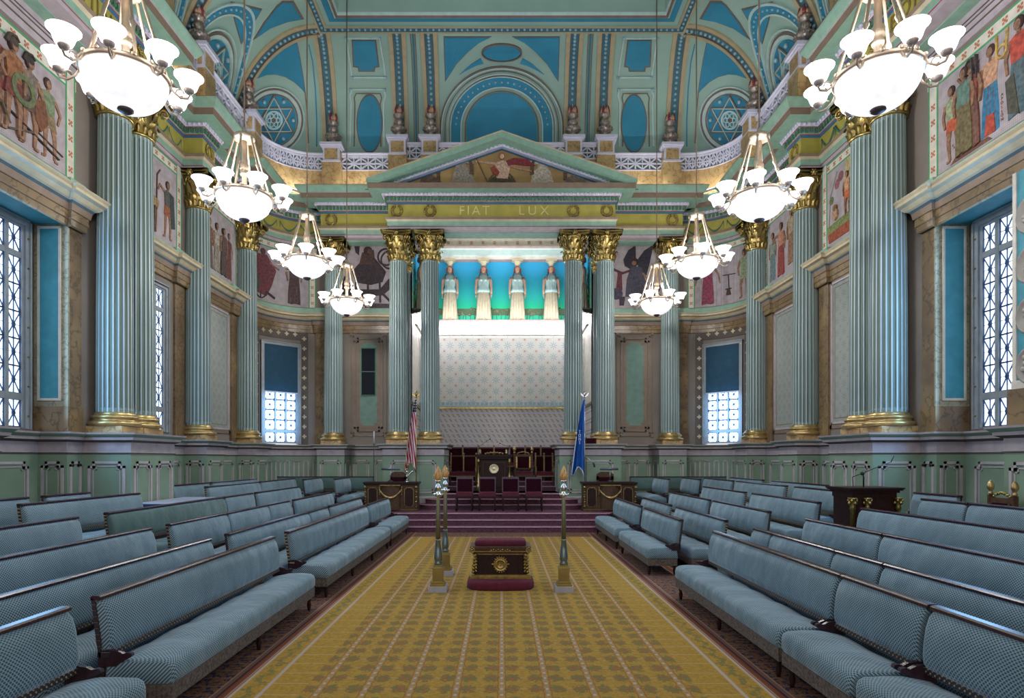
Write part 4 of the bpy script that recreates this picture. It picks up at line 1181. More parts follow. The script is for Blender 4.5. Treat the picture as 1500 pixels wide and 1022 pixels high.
# ------------------------------------------------------------------ parapet, pedestals, urns
pa = struct('trim_4', 'marble parapet with white lattice balustrade above the entablature')
pside = [(6.85, -2), (6.85, 12.5), (7.72, 12.5), (7.72, 19.1)] + arc(6.15, 19.1, 1.57, 10, radians(2), pi/2) + [(3.75, 20.67)]
def mir(p, s): return p if s > 0 else [(-x, y) for x, y in reversed(p)]
mpar = MB(); lat = MB(); rl = MB()
def lattice(path, z0, z1):
    for i in range(len(path)-1):
        a = Vector(path[i]); c = Vector(path[i+1]); L = (c-a).length
        if L < .1: continue
        k = max(1, round(L/(z1-z0))); ang = atan2(c.y-a.y, c.x-a.x); w = L/k
        T0 = Matrix.Translation((a.x, a.y, 0)) @ Matrix.Rotation(ang, 4, 'Z')
        T0 = T0 @ Matrix.Translation((0, .09, 0)); lat.box(0, L, -.04, .04, z0, z0+.04, 0, T0); lat.box(0, L, -.04, .04, z1-.03, z1, 0, T0)
        zc = (z0+z1)/2; h = (z1-z0-.08)/2
        for j in range(k):
            u = w*j; cx_ = u+w/2
            lat.box(u-.016, u+.016, -.03, .03, z0+.05, z1-.03, 0, T0)
            for ang2 in (0, pi/2, atan2(2*h, w), -atan2(2*h, w)):
                l2 = w/2 if ang2 == 0 else (h if ang2 == pi/2 else sqrt(w*w/4+h*h))
                T = T0 @ Matrix.Translation((cx_, 0, zc+.01)) @ Matrix.Rotation(-ang2, 4, 'Y')
                lat.box(-l2, l2, -.024, .024, -.02, .02, 0, T)
            lat.cbox((cx_, 0, zc+.01), (.06, .06, .06), 0, T0)
rprof = lambda z: [(-.10, z, 0), (.13, z, 0), (.14, z+.03, 0), (.12, z+.05, 0), (.16, z+.10, 0), (.16, z+.13, 0), (-.12, z+.13, 0)]
for s in (1, -1):
    p = mir(pside, s)
    sweep(mpar, p, [(.12, 10.66, 0), (.12, 11.62, 0), (.15, 11.62, 1), (.15, 11.64, 1), (-.1, 11.64, 1)])
    lattice(p, 11.63, 12.09); sweep(rl, p, rprof(12.08))
ctr = [(3.7, 20.45), (-3.7, 20.45)]
sweep(mpar, ctr, [(.12, 10.66, 0), (.12, 11.9, 0), (.15, 11.88, 1), (.15, 11.9, 1), (-.1, 11.9, 1)]); lattice(ctr, 11.9, 12.33); sweep(rl, ctr, rprof(12.32))
mpar.build('marble_parapet', ['marble', 'white'], pa); lat.build('white_lattice', 'white', pa); rl.build('handrail', 'white', pa)
def pedestal(x, y, zt, rz, k):
    b = MB(); T = Tr(x, y, 0, rz); h = .27; hb = zt-.62
    b.box(-h-.03, h+.03, -h, h, 10.67, hb, 1, T)
    b.box(-h, h, -h, h, hb, zt-.14, 0, T)
    b.box(-h-.03, h+.03, -h-.03, h+.03, hb, hb+.05, 0, T); b.box(-h-.04, h+.04, -h-.04, h+.04, zt-.14, zt-.09, 0, T); b.box(-h-.09, h+.09, -h-.09, h+.09, zt-.09, zt, 0, T)
    for a in range(4):
        T2 = T @ Matrix.Rotation(a*pi/2, 4, 'Z'); b.box(-h+.06, h-.06, -h-.012, -h+.01, hb+.09, zt-.18, 1, T2)
    return b.build('pedestal', ['white', 'marble'], pa)
def urn_proto():
    r = thing('flaming_urn', 'x', 'urn', (0, 0, 0))
    b = MB(); b.lathe([(.15, 0), (.19, .02), (.18, .07), (.10, .10), (.07, .16), (.16, .22), (.25, .31), (.26, .36), (.13, .40), (.09, .44), (.13, .50), (.15, .57), (.13, .64), (.08, .68), (.11, .71), (.17, .76), (.17, .82), (.12, .85)], 20, 0)
    for i in range(12):
        a = 2*pi*i/12; b.sphere((.235*cos(a), .235*sin(a), .335), .045, 0, 5); b.sphere((.155*cos(a), .155*sin(a), .79), .035, 0, 5)
    for i in range(8):
        a = 2*pi*i/8; b.sphere((.14*cos(a), .14*sin(a), .56), .03, 0, 5, sz=1.8)
    b.build('urn_body', plain('aged_silver_bronze', 'a3958c', .32, .6, var=.5, scale=14), r)
    b = MB()
    for i in range(13):
        a = 2*pi*i/12 if i < 12 else 0; rr = .12 if i < 12 else 0; h = .15+.06*(i % 3) if i < 12 else .30
        T = Matrix.Translation((rr*cos(a), rr*sin(a), .85))
        b.lathe([(.05, 0), (.055, h*.35), (.03, h*.7), (.001, h)], 6, 0 if (h < .24 or i == 12) else 1, T)
    b.lathe([(.13, .84), (.165, .90), (.1, .96)], 12, 0)
    b.build('flames', [plain('peach_flames', 'c79a80', .7), plain('crimson_flame_tips', '7d3440', .7)], r)
    return r
up = urn_proto(); first = True
for s in (-1, 1):
    w = SIDE[s]
    for k, (x, y, zt, rz, lb_) in enumerate(((6.95, 11.75, 12.5, 0, f'flaming urn on the {w} parapet above the paired columns'), (7.70, 15.62, 12.39, 0, f'flaming urn on the {w} parapet above the single column'),
                              (7.66, 18.62, 12.39, 0, f'flaming urn on the parapet where the {w} corner curve begins'), (5.62, 20.5, 12.39, 0, f'flaming urn on the parapet at the end of the {w} corner curve'),
                              (3.42, 20.38, 12.57, 0, f'outer flaming urn of the pair beside the pediment, {w} of its peak'), (2.36, 20.38, 12.57, 0, f'inner flaming urn of the pair beside the pediment, {w} of its peak'))):
        pedestal(s*x, y, zt, 0, k)
        o = up if first else copy_tree(up); first = False
        o.location = (s*x, y, zt); o['label'] = lb_; o['group'] = 'flaming urns on the parapet'

# small lamps standing on the cornice light the parapet and the vault
def cornice_lamp(x, y, rz, w, power, label):
    r = thing('cornice_lamp', label, 'lamp', (x, y, 10.67), rz, 'small lamps on the cornice ledge')
    b = MB(); b.box(-w/2, w/2, -.03, .03, 0, .04); b.build('housing', 'white', r)
    b = MB(); b.box(-w/2+.02, w/2-.02, -.02, .02, .04, .055); b.build('lamp_tube', 'cove', r)
    l = bpy.data.lights.new('lamp_light', 'AREA'); l.shape = 'RECTANGLE'; l.size = w; l.size_y = .06; l.energy = power; l.color = (1, .95, .93)
    o = bpy.data.objects.new('lamp_light', l); COL.objects.link(o); o.parent = r; o.location = (0, 0, .07); o.rotation_euler = (radians(130), 0, 0)
for s in (1, -1):
    for y in (8.0, 13.8, 17.0): cornice_lamp(s*(7.35 if y > 10 else 6.45), y, -s*pi/2, 1.2, 9, f'{dict([(8.0, "nearest"), (13.8, "middle"), (17.0, "farthest")])[y]} long low lamp on the {SIDE[s]} side cornice ledge')
    cornice_lamp(s*6.75, 19.85, -s*pi/4, .9, 7, f'low lamp on the cornice in the {SIDE[s]} curved corner')
    cornice_lamp(s*4.7, 19.85, 0, 1.2, 9, f'low lamp on the back cornice beside the pediment, {SIDE[s]} side')
cornice_lamp(0, 20.0, 0, 5.5, 10, 'long low lamp hidden on the cornice behind the pediment')

# ------------------------------------------------------------------ coved vault
ce = struct('ceiling', 'sage green coved vault with blue panels and moulded ribs')
ZB, ZT = 11.2, 15.0; CX, CY = 5.55, 18.7
base_r = [(8.25, y) for y in (-2, 2, 6, 8, 10, 12, 13, 14, 15, 16, 17, 18, 18.7)] + arc(6.2, 19.1, 2.05, 16) + [(5.6, 21.15), (4, 21.15), (2, 21.15), (0, 21.15)]
def inner(p):
    x = min(p[0], CX); y = min(p[1], CY)
    # corner arc all converges on the ceiling corner
    return (CX if p[0] > 6.2 or p[1] < CY else min(p[0]*CX/6.2, CX), CY if p[1] > CY else p[1])
inn_r = [inner(p) for p in base_r]
NTH = 16
def vpt(i, j, s):
    b0, i0 = base_r[i], inn_r[i]; th = pi/2*j/NTH; e = 1-cos(th)
    return (s*(b0[0]+(i0[0]-b0[0])*e), b0[1]+(i0[1]-b0[1])*e, ZB+(ZT-ZB)*sin(th))
b = MB(); n = len(base_r)
for s in (1, -1):
    vs = [vpt(i, j, s) for j in range(NTH+1) for i in range(n)]; fs = []
    for j in range(NTH):
        for i in range(n-1): fs.append((j*n+i, j*n+i+1, (j+1)*n+i+1, (j+1)*n+i))
    b.add(vs, fs, 0, True)
VB = (list(b.v), list(b.f))
b.build('coved_vault', 'ceil_green', ce, fixn=False)
bvh = BVHTree.FromPolygons([Vector(v) for v in VB[0]], VB[1])
def hit(o, d, h):
    d = Vector(d).normalized(); loc, nor, idx, dist = bvh.ray_cast(Vector(o), d)
    if loc is None: return None
    if nor.dot(d) > 0: nor = -nor
    return loc+nor*h
def VP(s):      # east and corner coves: directions measured in the photograph from the eye point
    def f(u, v, h):
        return hit((0, 0, EYE), ((u-735)/900*(1 if s < 0 else -1), 1, (671.5-v)/900), h)
    return f
def VS(s):      # side coves: (y, z) projected horizontally
    return lambda y, z, h: hit((0, y, z), (s, 0, 0), h)
def dens(poly, d):
    out = []; n = len(poly)
    for i in range(n):
        a, c = poly[i], poly[(i+1) % n]; L = sqrt((a[0]-c[0])**2+(a[1]-c[1])**2); k = max(1, int(L/d))
        for j in range(k): out.append((a[0]+(c[0]-a[0])*j/k, a[1]+(c[1]-a[1])*j/k))
    return out
def patch(mb, poly, P, mi, h, d, rings=5, cen=None):
    poly = dens(poly, d); n = len(poly)
    c = cen or (sum(p[0] for p in poly)/n, sum(p[1] for p in poly)/n)
    vs = []; fs = []
    def q(t, hh): return [P(c[0]+(p[0]-c[0])*t, c[1]+(p[1]-c[1])*t, hh) for p in poly]
    L = q(1, -.02); 
    for k in range(rings, 0, -1): L += q(k/rings, h)
    ce_ = P(c[0], c[1], h)
    if any(p is None for p in L) or ce_ is None: return
    for k in range(rings):
        for i in range(n): fs.append((k*n+i, k*n+(i+1) % n, (k+1)*n+(i+1) % n, (k+1)*n+i))
    L.append(ce_)
    for i in range(n): fs.append((rings*n+i, rings*n+(i+1) % n, len(L)-1))
    mb.add(L, fs, mi, False)
def band(mb, pts, w, P, mi, h, closed=False, d=None):
    if d: 
        q = dens(pts, d); pts = q if closed else q[:q.index(pts[-1])+1] if pts[-1] in q else q
    n = len(pts); L = []; Rr = []
    for i, p in enumerate(pts):
        a = pts[i-1] if (closed or i > 0) else p; c = pts[(i+1) % n] if (closed or i < n-1) else p
        dx, dy = c[0]-a[0], c[1]-a[1]; l = max(1e-6, sqrt(dx*dx+dy*dy)); L.append((p[0]-dy/l*w/2, p[1]+dx/l*w/2)); Rr.append((p[0]+dy/l*w/2, p[1]-dx/l*w/2))
    vs = []
    for i in range(n):
        q = [P(*L[i], -.01), P(*L[i], h), P(*Rr[i], h), P(*Rr[i], -.01)]
        if any(x is None for x in q): return
        vs += q
    fs = []
    for i in range(n if closed else n-1):
        j = (i+1) % n
        for k in range(3): fs.append((i*4+k, i*4+k+1, j*4+k+1, j*4+k))
    mb.add(vs, fs, mi, False)
def opn(pts, d):
    out = []
    for i in range(len(pts)-1):
        a, c = pts[i], pts[i+1]; L = sqrt((a[0]-c[0])**2+(a[1]-c[1])**2); k = max(1, int(L/d))
        for j in range(k): out.append((a[0]+(c[0]-a[0])*j/k, a[1]+(c[1]-a[1])*j/k))
    return out+[pts[-1]]
def circ(cx, cy, r, n=36, a0=0, a1=2*pi, ry=None): return [(cx+r*cos(a0+(a1-a0)*i/n), cy+(ry or r)*sin(a0+(a1-a0)*i/n)) for i in range(n+(0 if abs(a1-a0-2*pi) < 1e-6 else 1))]
# mats in vault decoration
VM = ['ceil_blue', 'ceil_line', 'ceil_light', 'ceil_cream', 'ceil_teal', 'stud', 'ceil_green']
BL, LI, LT, CR, TE, ST, GR = range(7)
# ribs ---------------------------------------------------------------
def rib3(base, inn, lat, wds, name='cove_rib', studs=True):
    """moulded rib following the quarter-elliptic cove from base to inner plan point; lat = sideways unit vector"""
    base = Vector((base[0], base[1], 0)); inn = Vector((inn[0], inn[1], 0)); lat = Vector((lat[0], lat[1], 0))
    th0 = math.asin(.7/(ZT-ZB)); b = MB()
    def C(th):
        p = base+(inn-base)*(1-cos(th)); p.z = ZB+(ZT-ZB)*sin(th)
        tg = (inn-base)*sin(th); tg.z = (ZT-ZB)*cos(th); tg.normalize()
        nn = lat.cross(tg).normalized(); 
        if nn.dot(Vector((0, 10, 11))-p) < 0: nn = -nn
        return p, nn
    N_ = 28
    for off, w, mi, h in wds:
        vs = []; fs = []
        for i in range(N_+1):
            p, nn = C(th0+(pi/2-th0)*i/N_)
            for o, hh in ((off-w/2, -.03), (off-w/2, h), (off+w/2, h), (off+w/2, -.03)): vs.append(p+lat*o+nn*hh)
        for i in range(N_):
            for k in range(3): fs.append((i*4+k, i*4+k+1, i*4+k+5, i*4+k+4))
        b.add(vs, fs, mi)
    if studs:
        for i in range(26):
            p, nn = C(th0+(pi/2-th0)*(i+.5)/26); b.sphere(p+nn*.05, .05, ST, 5)
    b.build(name, VM, ce)
W1 = ((-.20, .13, CR, .06), (.20, .13, CR, .06), (0, .27, TE, .03), (-.128, .02, LI, .07), (.128, .02, LI, .07))
for s in (1, -1):
    for xb, xt in ((3.45, 3.20), (2.38, 2.24), (5.85, 5.50)): rib3((s*xb, 21.15), (s*xt, 18.7), (1, 0), W1)
    rib3((s*2.92, 21.15), (s*2.72, 18.7), (1, 0), ((-.07, .025, LI, .03), (.07, .025, LI, .03), (0, .07, TE, .015)), 'rib_fillet', False)
    for y in (18.62, 15.55, 12.4): rib3((s*8.25, y), (s*5.55, y), (0, 1), W1)
# east bays between the ribs ---------------------------------------------------
for s in (-1, 1):
    P = VP(s); b = MB()
    rect = [(520, 60), (549, 60), (554, 95), (549, 96), (549, 102), (526, 102), (526, 96), (517, 95), (513, 62)]
    outer = [(508, 57), (560, 57), (563, 95), (566, 112), (520, 112), (516, 100), (512, 95)]
    band(b, dens([(507, 55), (556, 55), (562, 90), (565, 113), (516, 113), (513, 92)], 5), 2.2, P, LT, .05, True)
    patch(b, dens([(515, 58), (551, 58), (556, 98), (550, 99), (549, 105), (525, 105), (524, 99), (517, 98)], 5), P, LI, .02, 5, 4)
    patch(b, dens([(517, 59), (549, 59), (554, 96), (548, 97), (547, 103), (527, 103), (526, 97), (519, 96)], 5), P, BL, .035, 5, 4)
    band(b, opn([(513, 215), (515, 150), (513, 140), (516, 131), (563, 131), (565, 140), (562, 150), (563, 215)], 5), 2.4, P, LT, .05)
    band(b, opn([(519, 215), (520, 152), (519, 143), (522, 137), (557, 137), (559, 143), (557, 152), (558, 215)], 5), 1.6, P, LI, .03)
    patch(b, circ(541.5, 181, 19.3, 30, ry=43.5), P, LI, .025, 6, 4); patch(b, circ(541.5, 181, 17.6, 30, ry=41.5), P, BL, .04, 6, 4)
    for x, y in ((507, 55), (556, 55), (565, 113), (514, 131), (564, 131), (516, 113)):
        q = P(x, y, .05)
        if q is not None: b.sphere(q, .05, ST, 6)
    b.build('cove_panels', VM, ce)
    # corner fan, roundel and star
    b = MB()
    fan = [(376, 114), (380, 103), (388, 92), (398, 82), (410, 73), (422, 66), (434, 62), (439, 85), (443, 110), (447, 137), (441, 129), (430, 119), (418, 112), (404, 108), (390, 109)]
    cenf = (420, 96)
    patch(b, [(cenf[0]+(x-cenf[0])*1.05, cenf[1]+(y-cenf[1])*1.05) for x, y in fan], P, LI, .02, 5, 5, cenf); patch(b, fan, P, BL, .035, 5, 5, cenf)
    cx, cy = 400, 176
    for r, w, k, h in ((49, 2, LT, .05), (46, 2.5, LI, .03), (42, 5, LT, .04), (38.6, 1.6, LI, .06)):
        band(b, circ(cx, cy, r*.93, 40, ry=r), w, P, k, h, True)
    patch(b, circ(cx, cy, 34, 36, ry=37), P, BL, .02, 6, 6)
    def star(b, cx, cy, rx, ry, P, w, rot=0, sc=1):
        for k in range(2):
            t = [(cx+rx*cos(rot+pi/2+k*pi+i*2*pi/3), cy+ry*sin(rot+pi/2+k*pi+i*2*pi/3)) for i in range(3)]
            band(b, dens(t, 3*sc), w, P, LI, .05, True); band(b, dens([(cx+(p[0]-cx)*.93, cy+(p[1]-cy)*.93) for p in t], 3*sc), w*.45, P, LT, .065, True)
        band(b, circ(cx, cy, rx*.36, 24, ry=ry*.36), w*1.1, P, LT, .06, True)
        for i in range(6):
            a = i*pi/3; band(b, circ(cx+rx*.2*cos(a), cy+ry*.2*sin(a), rx*.085, 8, ry=ry*.1), w*.6, P, LT, .055, True)
        band(b, circ(cx, cy, rx*.06, 8, ry=ry*.06), w*.8, P, LI, .07, True)
        for i in range(6):
            a = rot+i*pi/3+pi/3*0; q = P(cx+rx*.88*cos(a), cy+ry*.88*sin(a), .05)
            if q is not None: b.sphere(q, .07, ST, 5)
    star(b, cx, cy, 33, 36, P, 2.6)
    for pts in ([(452, 64), (458, 90), (462, 130), (464, 175), (464, 215)], [(447, 137), (450, 165), (452, 210)]): band(b, opn(pts, 6), 1.6, P, LI if pts[0][0] == 447 else BL, .02)
    b.build('corner_fan', VM, ce)
    # blue spandrels beside the corner on the side cove
    b = MB()
    for tri in ([(339, 4), (381, 14), (353, 61), (344, 30)], [(374, 55), (388, 32), (405, 10), (413, 3), (428, 3), (442, 27), (420, 31), (396, 40)]):
        c = (sum(p[0] for p in tri)/len(tri), sum(p[1] for p in tri)/len(tri))
        patch(b, [(c[0]+(p[0]-c[0])*1.1, c[1]+(p[1]-c[1])*1.1) for p in tri], P, LI, .02, 5, 4); patch(b, tri, P, BL, .035, 5, 4)
    b.build('spandrel_panel', VM, ce)
# central lunette ---------------------------------------------------
P = VP(-1); b = MB(); cx, cy = 735, 187
def arch(r, n=36): return [(cx+r, 216), (cx+r, 208), (cx+r, 198)]+[(cx+r*cos(pi*i/n), cy-r*sin(pi*i/n)) for i in range(n+1)]+[(cx-r, 198), (cx-r, 208), (cx-r, 216)]
for e in (-1, 1):
    sp = [(735+e*84, 54), (735+e*18, 54), (735+e*34, 62), (735+e*50, 75), (735+e*66, 92), (735+e*82, 117)]
    c = (735+e*66, 70)
    patch(b, [(c[0]+(p[0]-c[0])*1.06, c[1]+(p[1]-c[1])*1.06) for p in sp], P, LI, .02, 5, 4, c); patch(b, sp, P, BL, .04, 5, 4, c)
    sp = [(735+e*31, 85), (735+e*45, 94), (735+e*62, 109), (735+e*48, 101), (735+e*36, 95), (735+e*27, 93)]
    patch(b, sp, P, BL, .035, 4, 3)
for r, w, k, h in ((90, 1.8, LI, .06), (87.5, 2, LT, .07), (83, 1.2, LI, .04), (79, 1.5, LT, .05), (76, 1.2, LI, .05)): band(b, arch(r), w, P, k, h)
band(b, arch(67), 13.5, P, BL, .03); band(b, arch(75), 1.5, P, LT, .06); band(b, arch(59.5), 1.8, P, LT, .07); band(b, arch(53.5), 1.4, P, LI, .06)
patch(b, arch(51.5), P, BL, .035, 8, 6, (735, 190))
for i in range(23):
    a = pi*(i+.5)/23; q = P(cx+67*cos(a), cy-67*sin(a), .05)
    if q is not None: b.sphere(q, .04, ST, 5)
band(b, circ(735, 76.5, 29, 30, ry=13), 1.8, P, LI, .06, True); patch(b, circ(735, 76.5, 27, 30, ry=11.5), P, BL, .045, 5, 4)
b.build('central_lunette', VM, ce)
# side bays: roundel with star under a studded arch ------------------------------------
for s in (1, -1):
    P = VS(s)
    for yc in (17.08, 13.95, 10.7):
        b = MB(); zc = 12.75
        for r, w, k, h in ((.98, .04, LT, .06), (.90, .05, LI, .03), (.82, .08, LT, .05)): band(b, circ(yc, zc, r, 36), w, P, k, h, True)
        patch(b, circ(yc, zc, .74, 30), P, BL, .02, .12, 6); star(b, yc, zc, .70, .70, P, .055, 0, .04)
        ar = lambda r, ry: [(yc+r*cos(pi*i/30), 12.55+ry*sin(pi*i/30)) for i in range(31)]
        band(b, ar(1.2, 1.75), .16, P, BL, .03); band(b, ar(1.30, 1.87), .05, P, LT, .06); band(b, ar(1.10, 1.62), .04, P, LT, .05)
        for i in range(25):
            a = pi*(i+.5)/25; q = P(yc+1.2*cos(a), 12.55+1.75*sin(a), .05)
            if q is not None: b.sphere(q, .035, ST, 5)
        for e in ((-1, 1) if yc < 16 else (-1,)):
            sp = [(yc+e*1.36, 13.9), (yc+e*1.32, 14.75), (yc+e*.72, 14.86), (yc+e*1.0, 14.5)]
            patch(b, sp, P, BL, .03, .15, 3)
        b.build('side_lunette', VM, ce)
# flat ceiling: stepped frame and raised coffer --------------------------------------
b = MB(); ipath = [(CX, -2), (CX, CY), (-CX, CY), (-CX, -2)]
sweep(b, ipath, [(-.02, ZT-.06, CR), (.05, ZT-.06, CR), (.06, ZT-.03, TE), (.20, ZT-.03, TE), (.21, ZT-.06, CR), (.28, ZT-.06, CR), (.28, ZT, GR), (.42, ZT, GR), (.42, ZT-.01, BL), (.62, ZT-.01, BL), (.62, ZT-.05, LT), (.68, ZT-.09, LT), (.74, ZT-.05, LI), (.78, ZT+.02, LT), (.80, ZT+.40, GR), (.92, ZT+.42, LT), (.95, ZT+.5, LI), (1.0, ZT+.5, GR)])
for x, y, nx, ny in along(ipath, .17, .13): b.sphere((x, y, ZT-.04), .04, ST, 4)
b.box(-4.6, 4.6, -2, 17.75, ZT+.5, ZT+.6, GR)
b.build('coffered_ceiling', VM, ce)
# ------------------------------------------------------------------ chandeliers
def chandelier():
    M['cup'] = plain('bronze_cup', 'a39a94', .4, .3)
    r = thing('chandelier', 'x', 'chandelier')      # origin: centre of the ring
    R = .463
    b = MB(); pr = [(R, 0)]
    for i in range(1, 12): a = pi/2*i/12; pr.append((R*cos(a)**.9, -.40*sin(a)))
    pr.append((.07, -.415)); b.lathe(pr, 36, 0); b.build('glass_bowl', 'bowl', r)
    b = MB(); b.lathe([(.085, -.39), (.09, -.41), (.06, -.435), (.02, -.45)], 16, 0); b.build('bowl_finial', plain('dark_bronze', '4a4044', .5, .3), r)
    b = MB(); n = 40
    b.lathe([(R+.005, -.025), (R+.025, -.02), (R+.03, .01), (R+.02, .03), (R-.02, .035), (R-.02, -.01)], 40, 0)
    for i in range(16):
        a = 2*pi*i/16; b.sphere(((R+.02)*cos(a), (R+.02)*sin(a), .03), .028, 0, 5)
    b.build('ring', 'chand', r)
    b = MB(); b.lathe([(.045, .0), (.045, .35), (.065, .37), (.075, .41), (.06, .44), (.08, .48), (.07, .52), (.08, .56), (.05, .60), (.045, .64), (.045, 1.02)], 12, 0); b.build('centre_stem', 'chand', r)
    b = MB(); b.lathe([(.05, .97), (.17, .99), (.185, 1.03), (.17, 1.07), (.10, 1.10), (.04, 1.12), (.045, 1.15), (.015, 1.22)], 16, 0); b.build('canopy', 'chand', r)
    for i in range(6):
        a = 2*pi*(i+.3)/6; b = MB(); p0 = Vector((.155*cos(a), .155*sin(a), 1.03)); p1 = Vector(((R-.01)*cos(a), (R-.01)*sin(a), .03)); d = p1-p0
        b.tube([p0, p0+d*.08, p0+d*.5, p0+d*.53, p0+d*.56, p0+d*.6, p1], [.026, .019, .019, .034, .034, .019, .019], 8, 0); b.build('rod', 'chand', r)
    for i in range(8):
        a = 2*pi*(i+.5)/8; T = Matrix.Rotation(a, 4, 'Z'); b = MB()
        b.tube([T @ Vector(p) for p in ((R, 0, .0), (R+.05, 0, -.09), (R+.13, 0, -.15), (R+.21, 0, -.14), (R+.235, 0, -.09), (R+.22, 0, -.05))], .014, 6, 0)
        b.tube([T @ Vector((R+.12+.045*cos(t*pi/4), 0, -.09+.045*sin(t*pi/4))) for t in range(8)], .009, 5, 0)
        b.lathe([(.02, -.09), (.045, -.075), (.06, -.045), (.06, -.03), (.05, -.03)], 12, 1, T @ Matrix.Translation((R+.22, 0, 0)))
        arm = b.build('arm', ['chand', 'cup'], r)
        b = MB(); b.lathe([(.045, -.035), (.085, -.025), (.10, .01), (.112, .05), (.138, .095), (.168, .122), (.17, .13), (.14, .12), (.09, .07), (.05, .02), (.03, .01)], 20, 0, T @ Matrix.Translation((R+.22, 0, 0)))
        b.build('lamp_shade', 'glow', r)
    for kind, z, pw in (('POINT', .34, 165), ('AREA', -.47, 26)):
        l = bpy.data.lights.new('lamp_light', kind); l.energy = pw; l.color = (1, .95, .92)
        if kind == 'POINT': l.shadow_soft_size = .12
        else: l.shape = 'DISK'; l.size = .9
        o = bpy.data.objects.new('lamp_light', l); COL.objects.link(o); o.parent = r; o.location = (0, 0, z)
    b = MB(); b.tube([(0, 0, 1.2), (0, 0, 8.93)], .014, 6, 0)
    b.sphere((0, 0, 1.5), .03, 0, 6)
    b.build('suspension_cable', plain('bronze_cable', '7d6a58', .5, .4), r)
    return r
cp_ = chandelier(); first = True
pos = ['nearest', 'second', 'third', 'farthest']
for s in (-1, 1):
    for k, y in enumerate((7.35, 10.74, 14.2, 17.84)):
        o = cp_ if first else copy_tree(cp_); first = False
        o.location = (s*4.5, y, 6.57); o.rotation_euler = (0, 0, .13+.37*k+.2*s)
        o['label'] = f'{pos[k]} lit glass bowl chandelier in the row along the {SIDE[s]} wall' if k in (0, 3) else f'{pos[k]} nearest lit glass bowl chandelier in the row along the {SIDE[s]} wall'
        o['group'] = 'bowl chandeliers'

# ------------------------------------------------------------------ benches
def bench(s, xb, z0, y0, y1, label, dark=False, rot=None, group=None, seatonly=False):
    """backrest towards the wall (side s), seat towards the aisle; local x: 0 at the back's top line, negative to the aisle for s=+1"""
    L = y1-y0
    if rot is None: r = thing('upholstered_bench', label, 'bench', (s*xb, (y0+y1)/2, z0), 0, group)
    else: r = thing('upholstered_bench', label, 'bench', rot[0], rot[1], group)
    X = lambda x: s*x
    U = 'uph_dk' if dark else 'uph'
    h = L/2
    def pad(prof, inset, ends):
        """soft ended extrusion of a closed (x,z) section along y"""
        cx = sum(p[0] for p in prof)/len(prof); cz = sum(p[1] for p in prof)/len(prof); rings = []
        seq = [(-h+.012, inset), (-h+.018, inset*.45), (-h+.05, 0)]
        seq = seq+[(-y, e) for y, e in reversed(seq)]
        for y, e in seq:
            ring = []
            for x, z in prof:
                dx, dz = x-cx, z-cz; l = sqrt(dx*dx+dz*dz)
                k = max(0, 1-e/l); ring.append((X(cx+dx*k), y, cz+dz*k))
            rings.append(ring)
        return rings
    b = MB(); back = [(-.115, .535), (-.125, .60), (-.125, .70), (-.105, .82), (-.075, .90), (-.045, .935), (-.005, .935), (.02, .85), (-.03, .60), (-.05, .535)]
    b.loft(pad(back, .035, 1), 0); b.build('backrest', U, r)
    b = MB(); b.loft([[(X(x), y, z) for x, z in ((-.055, .935), (-.055, .955), (-.04, .965), (.015, .965), (.025, .95), (.02, .93))] for y in (-h, h)], 0, smooth=False); b.build('top_rail', 'rail', r)
    b = MB(); b.box(X(-.125), X(-.03), -h, h, .50, .54, 0); b.build('lower_rail', 'nails', r)
    for e in (-1, 1):
        b = MB()
        b.loft([[(X(x), y, z) for x, z in ((-.055, .50), (-.055, .62), (-.01, .93), (.02, .95), (-.02, .62), (-.04, .50))] for y in ((e*h, e*(h-.016)) if e > 0 else (-h, -h+.016))], 0, smooth=False); b.build('end_stile', 'nails', r)
        b = MB()
        pl = [(-.03, .43), (-.03, .54), (-.11, .555), (-.18, .545), (-.22, .525), (-.25, .535), (-.28, .53), (-.288, .508), (-.26, .49), (-.22, .47), (-.16, .43)]
        b.loft([[(X(x), y, z) for x, z in pl] for y in (e*(h-.04), e*(h-.005))], 0, smooth=False); b.build('end_bracket', 'rail', r)
    b = MB(); seat = [(-.575, .285), (-.60, .32), (-.60, .40), (-.585, .445), (-.54, .472), (-.42, .482), (-.25, .475), (-.08, .44), (-.06, .29)]
    rr = pad(seat, .03, 1)
    a_, z_ = rr[:3], rr[3:]; mid = []
    ns = max(4, int(L/.11))
    for q in range(1, ns):
        t = q/ns; y = rr[2][0][1]*(1-t)+rr[3][0][1]*t; lift = .016*(abs(sin(pi*(y+h)/.62))-.55)
        mid.append([(x0, y, z0_+(lift if z0_ > .435 else 0)) for (x0, _, z0_) in rr[2]])
    rr = a_+mid+z_
    b.loft(rr, 0); b.build('seat', U, r)
    b = MB(); b.box(X(-.585), X(-.08), -h+.02, h-.02, .17, .29, 0)
    for k in range(int(L/.05)):
        pass
    b.build('fringed_apron', 'apron', r)
    n = max(2, int(L/1.35)+1)
    for k in range(n):
        y = -h+.12+(L-.24)*k/(n-1)
        for x in (-.54, -.10):
            b = MB(); b.lathe([(.018, 0), (.022, .03), (.03, .08), (.02, .11), (.032, .15), (.03, .18)], 8, 0, Matrix.Translation((X(x), y, 0))); b.build('leg', 'wood', r)
    return r
ROWX = [3.08, 3.82, 4.65, 5.5, 6.27, 6.93]; ROWF = [0, 0, .13, .29, .45, .48]
def by_px(s, row, px_near, px_far, label, dark=False):
    X = ROWX[row]; Yn = X*900/abs(px_near-735); Yf = X*900/abs(px_far-735)
    return bench(s, X, ROWF[row], Yn+.01, min(Yf, 16.45 if row < 1 else 18.9)-.01, label, dark)
RN = ['front aisle', 'second', 'third', 'fourth', 'fifth', 'wall']
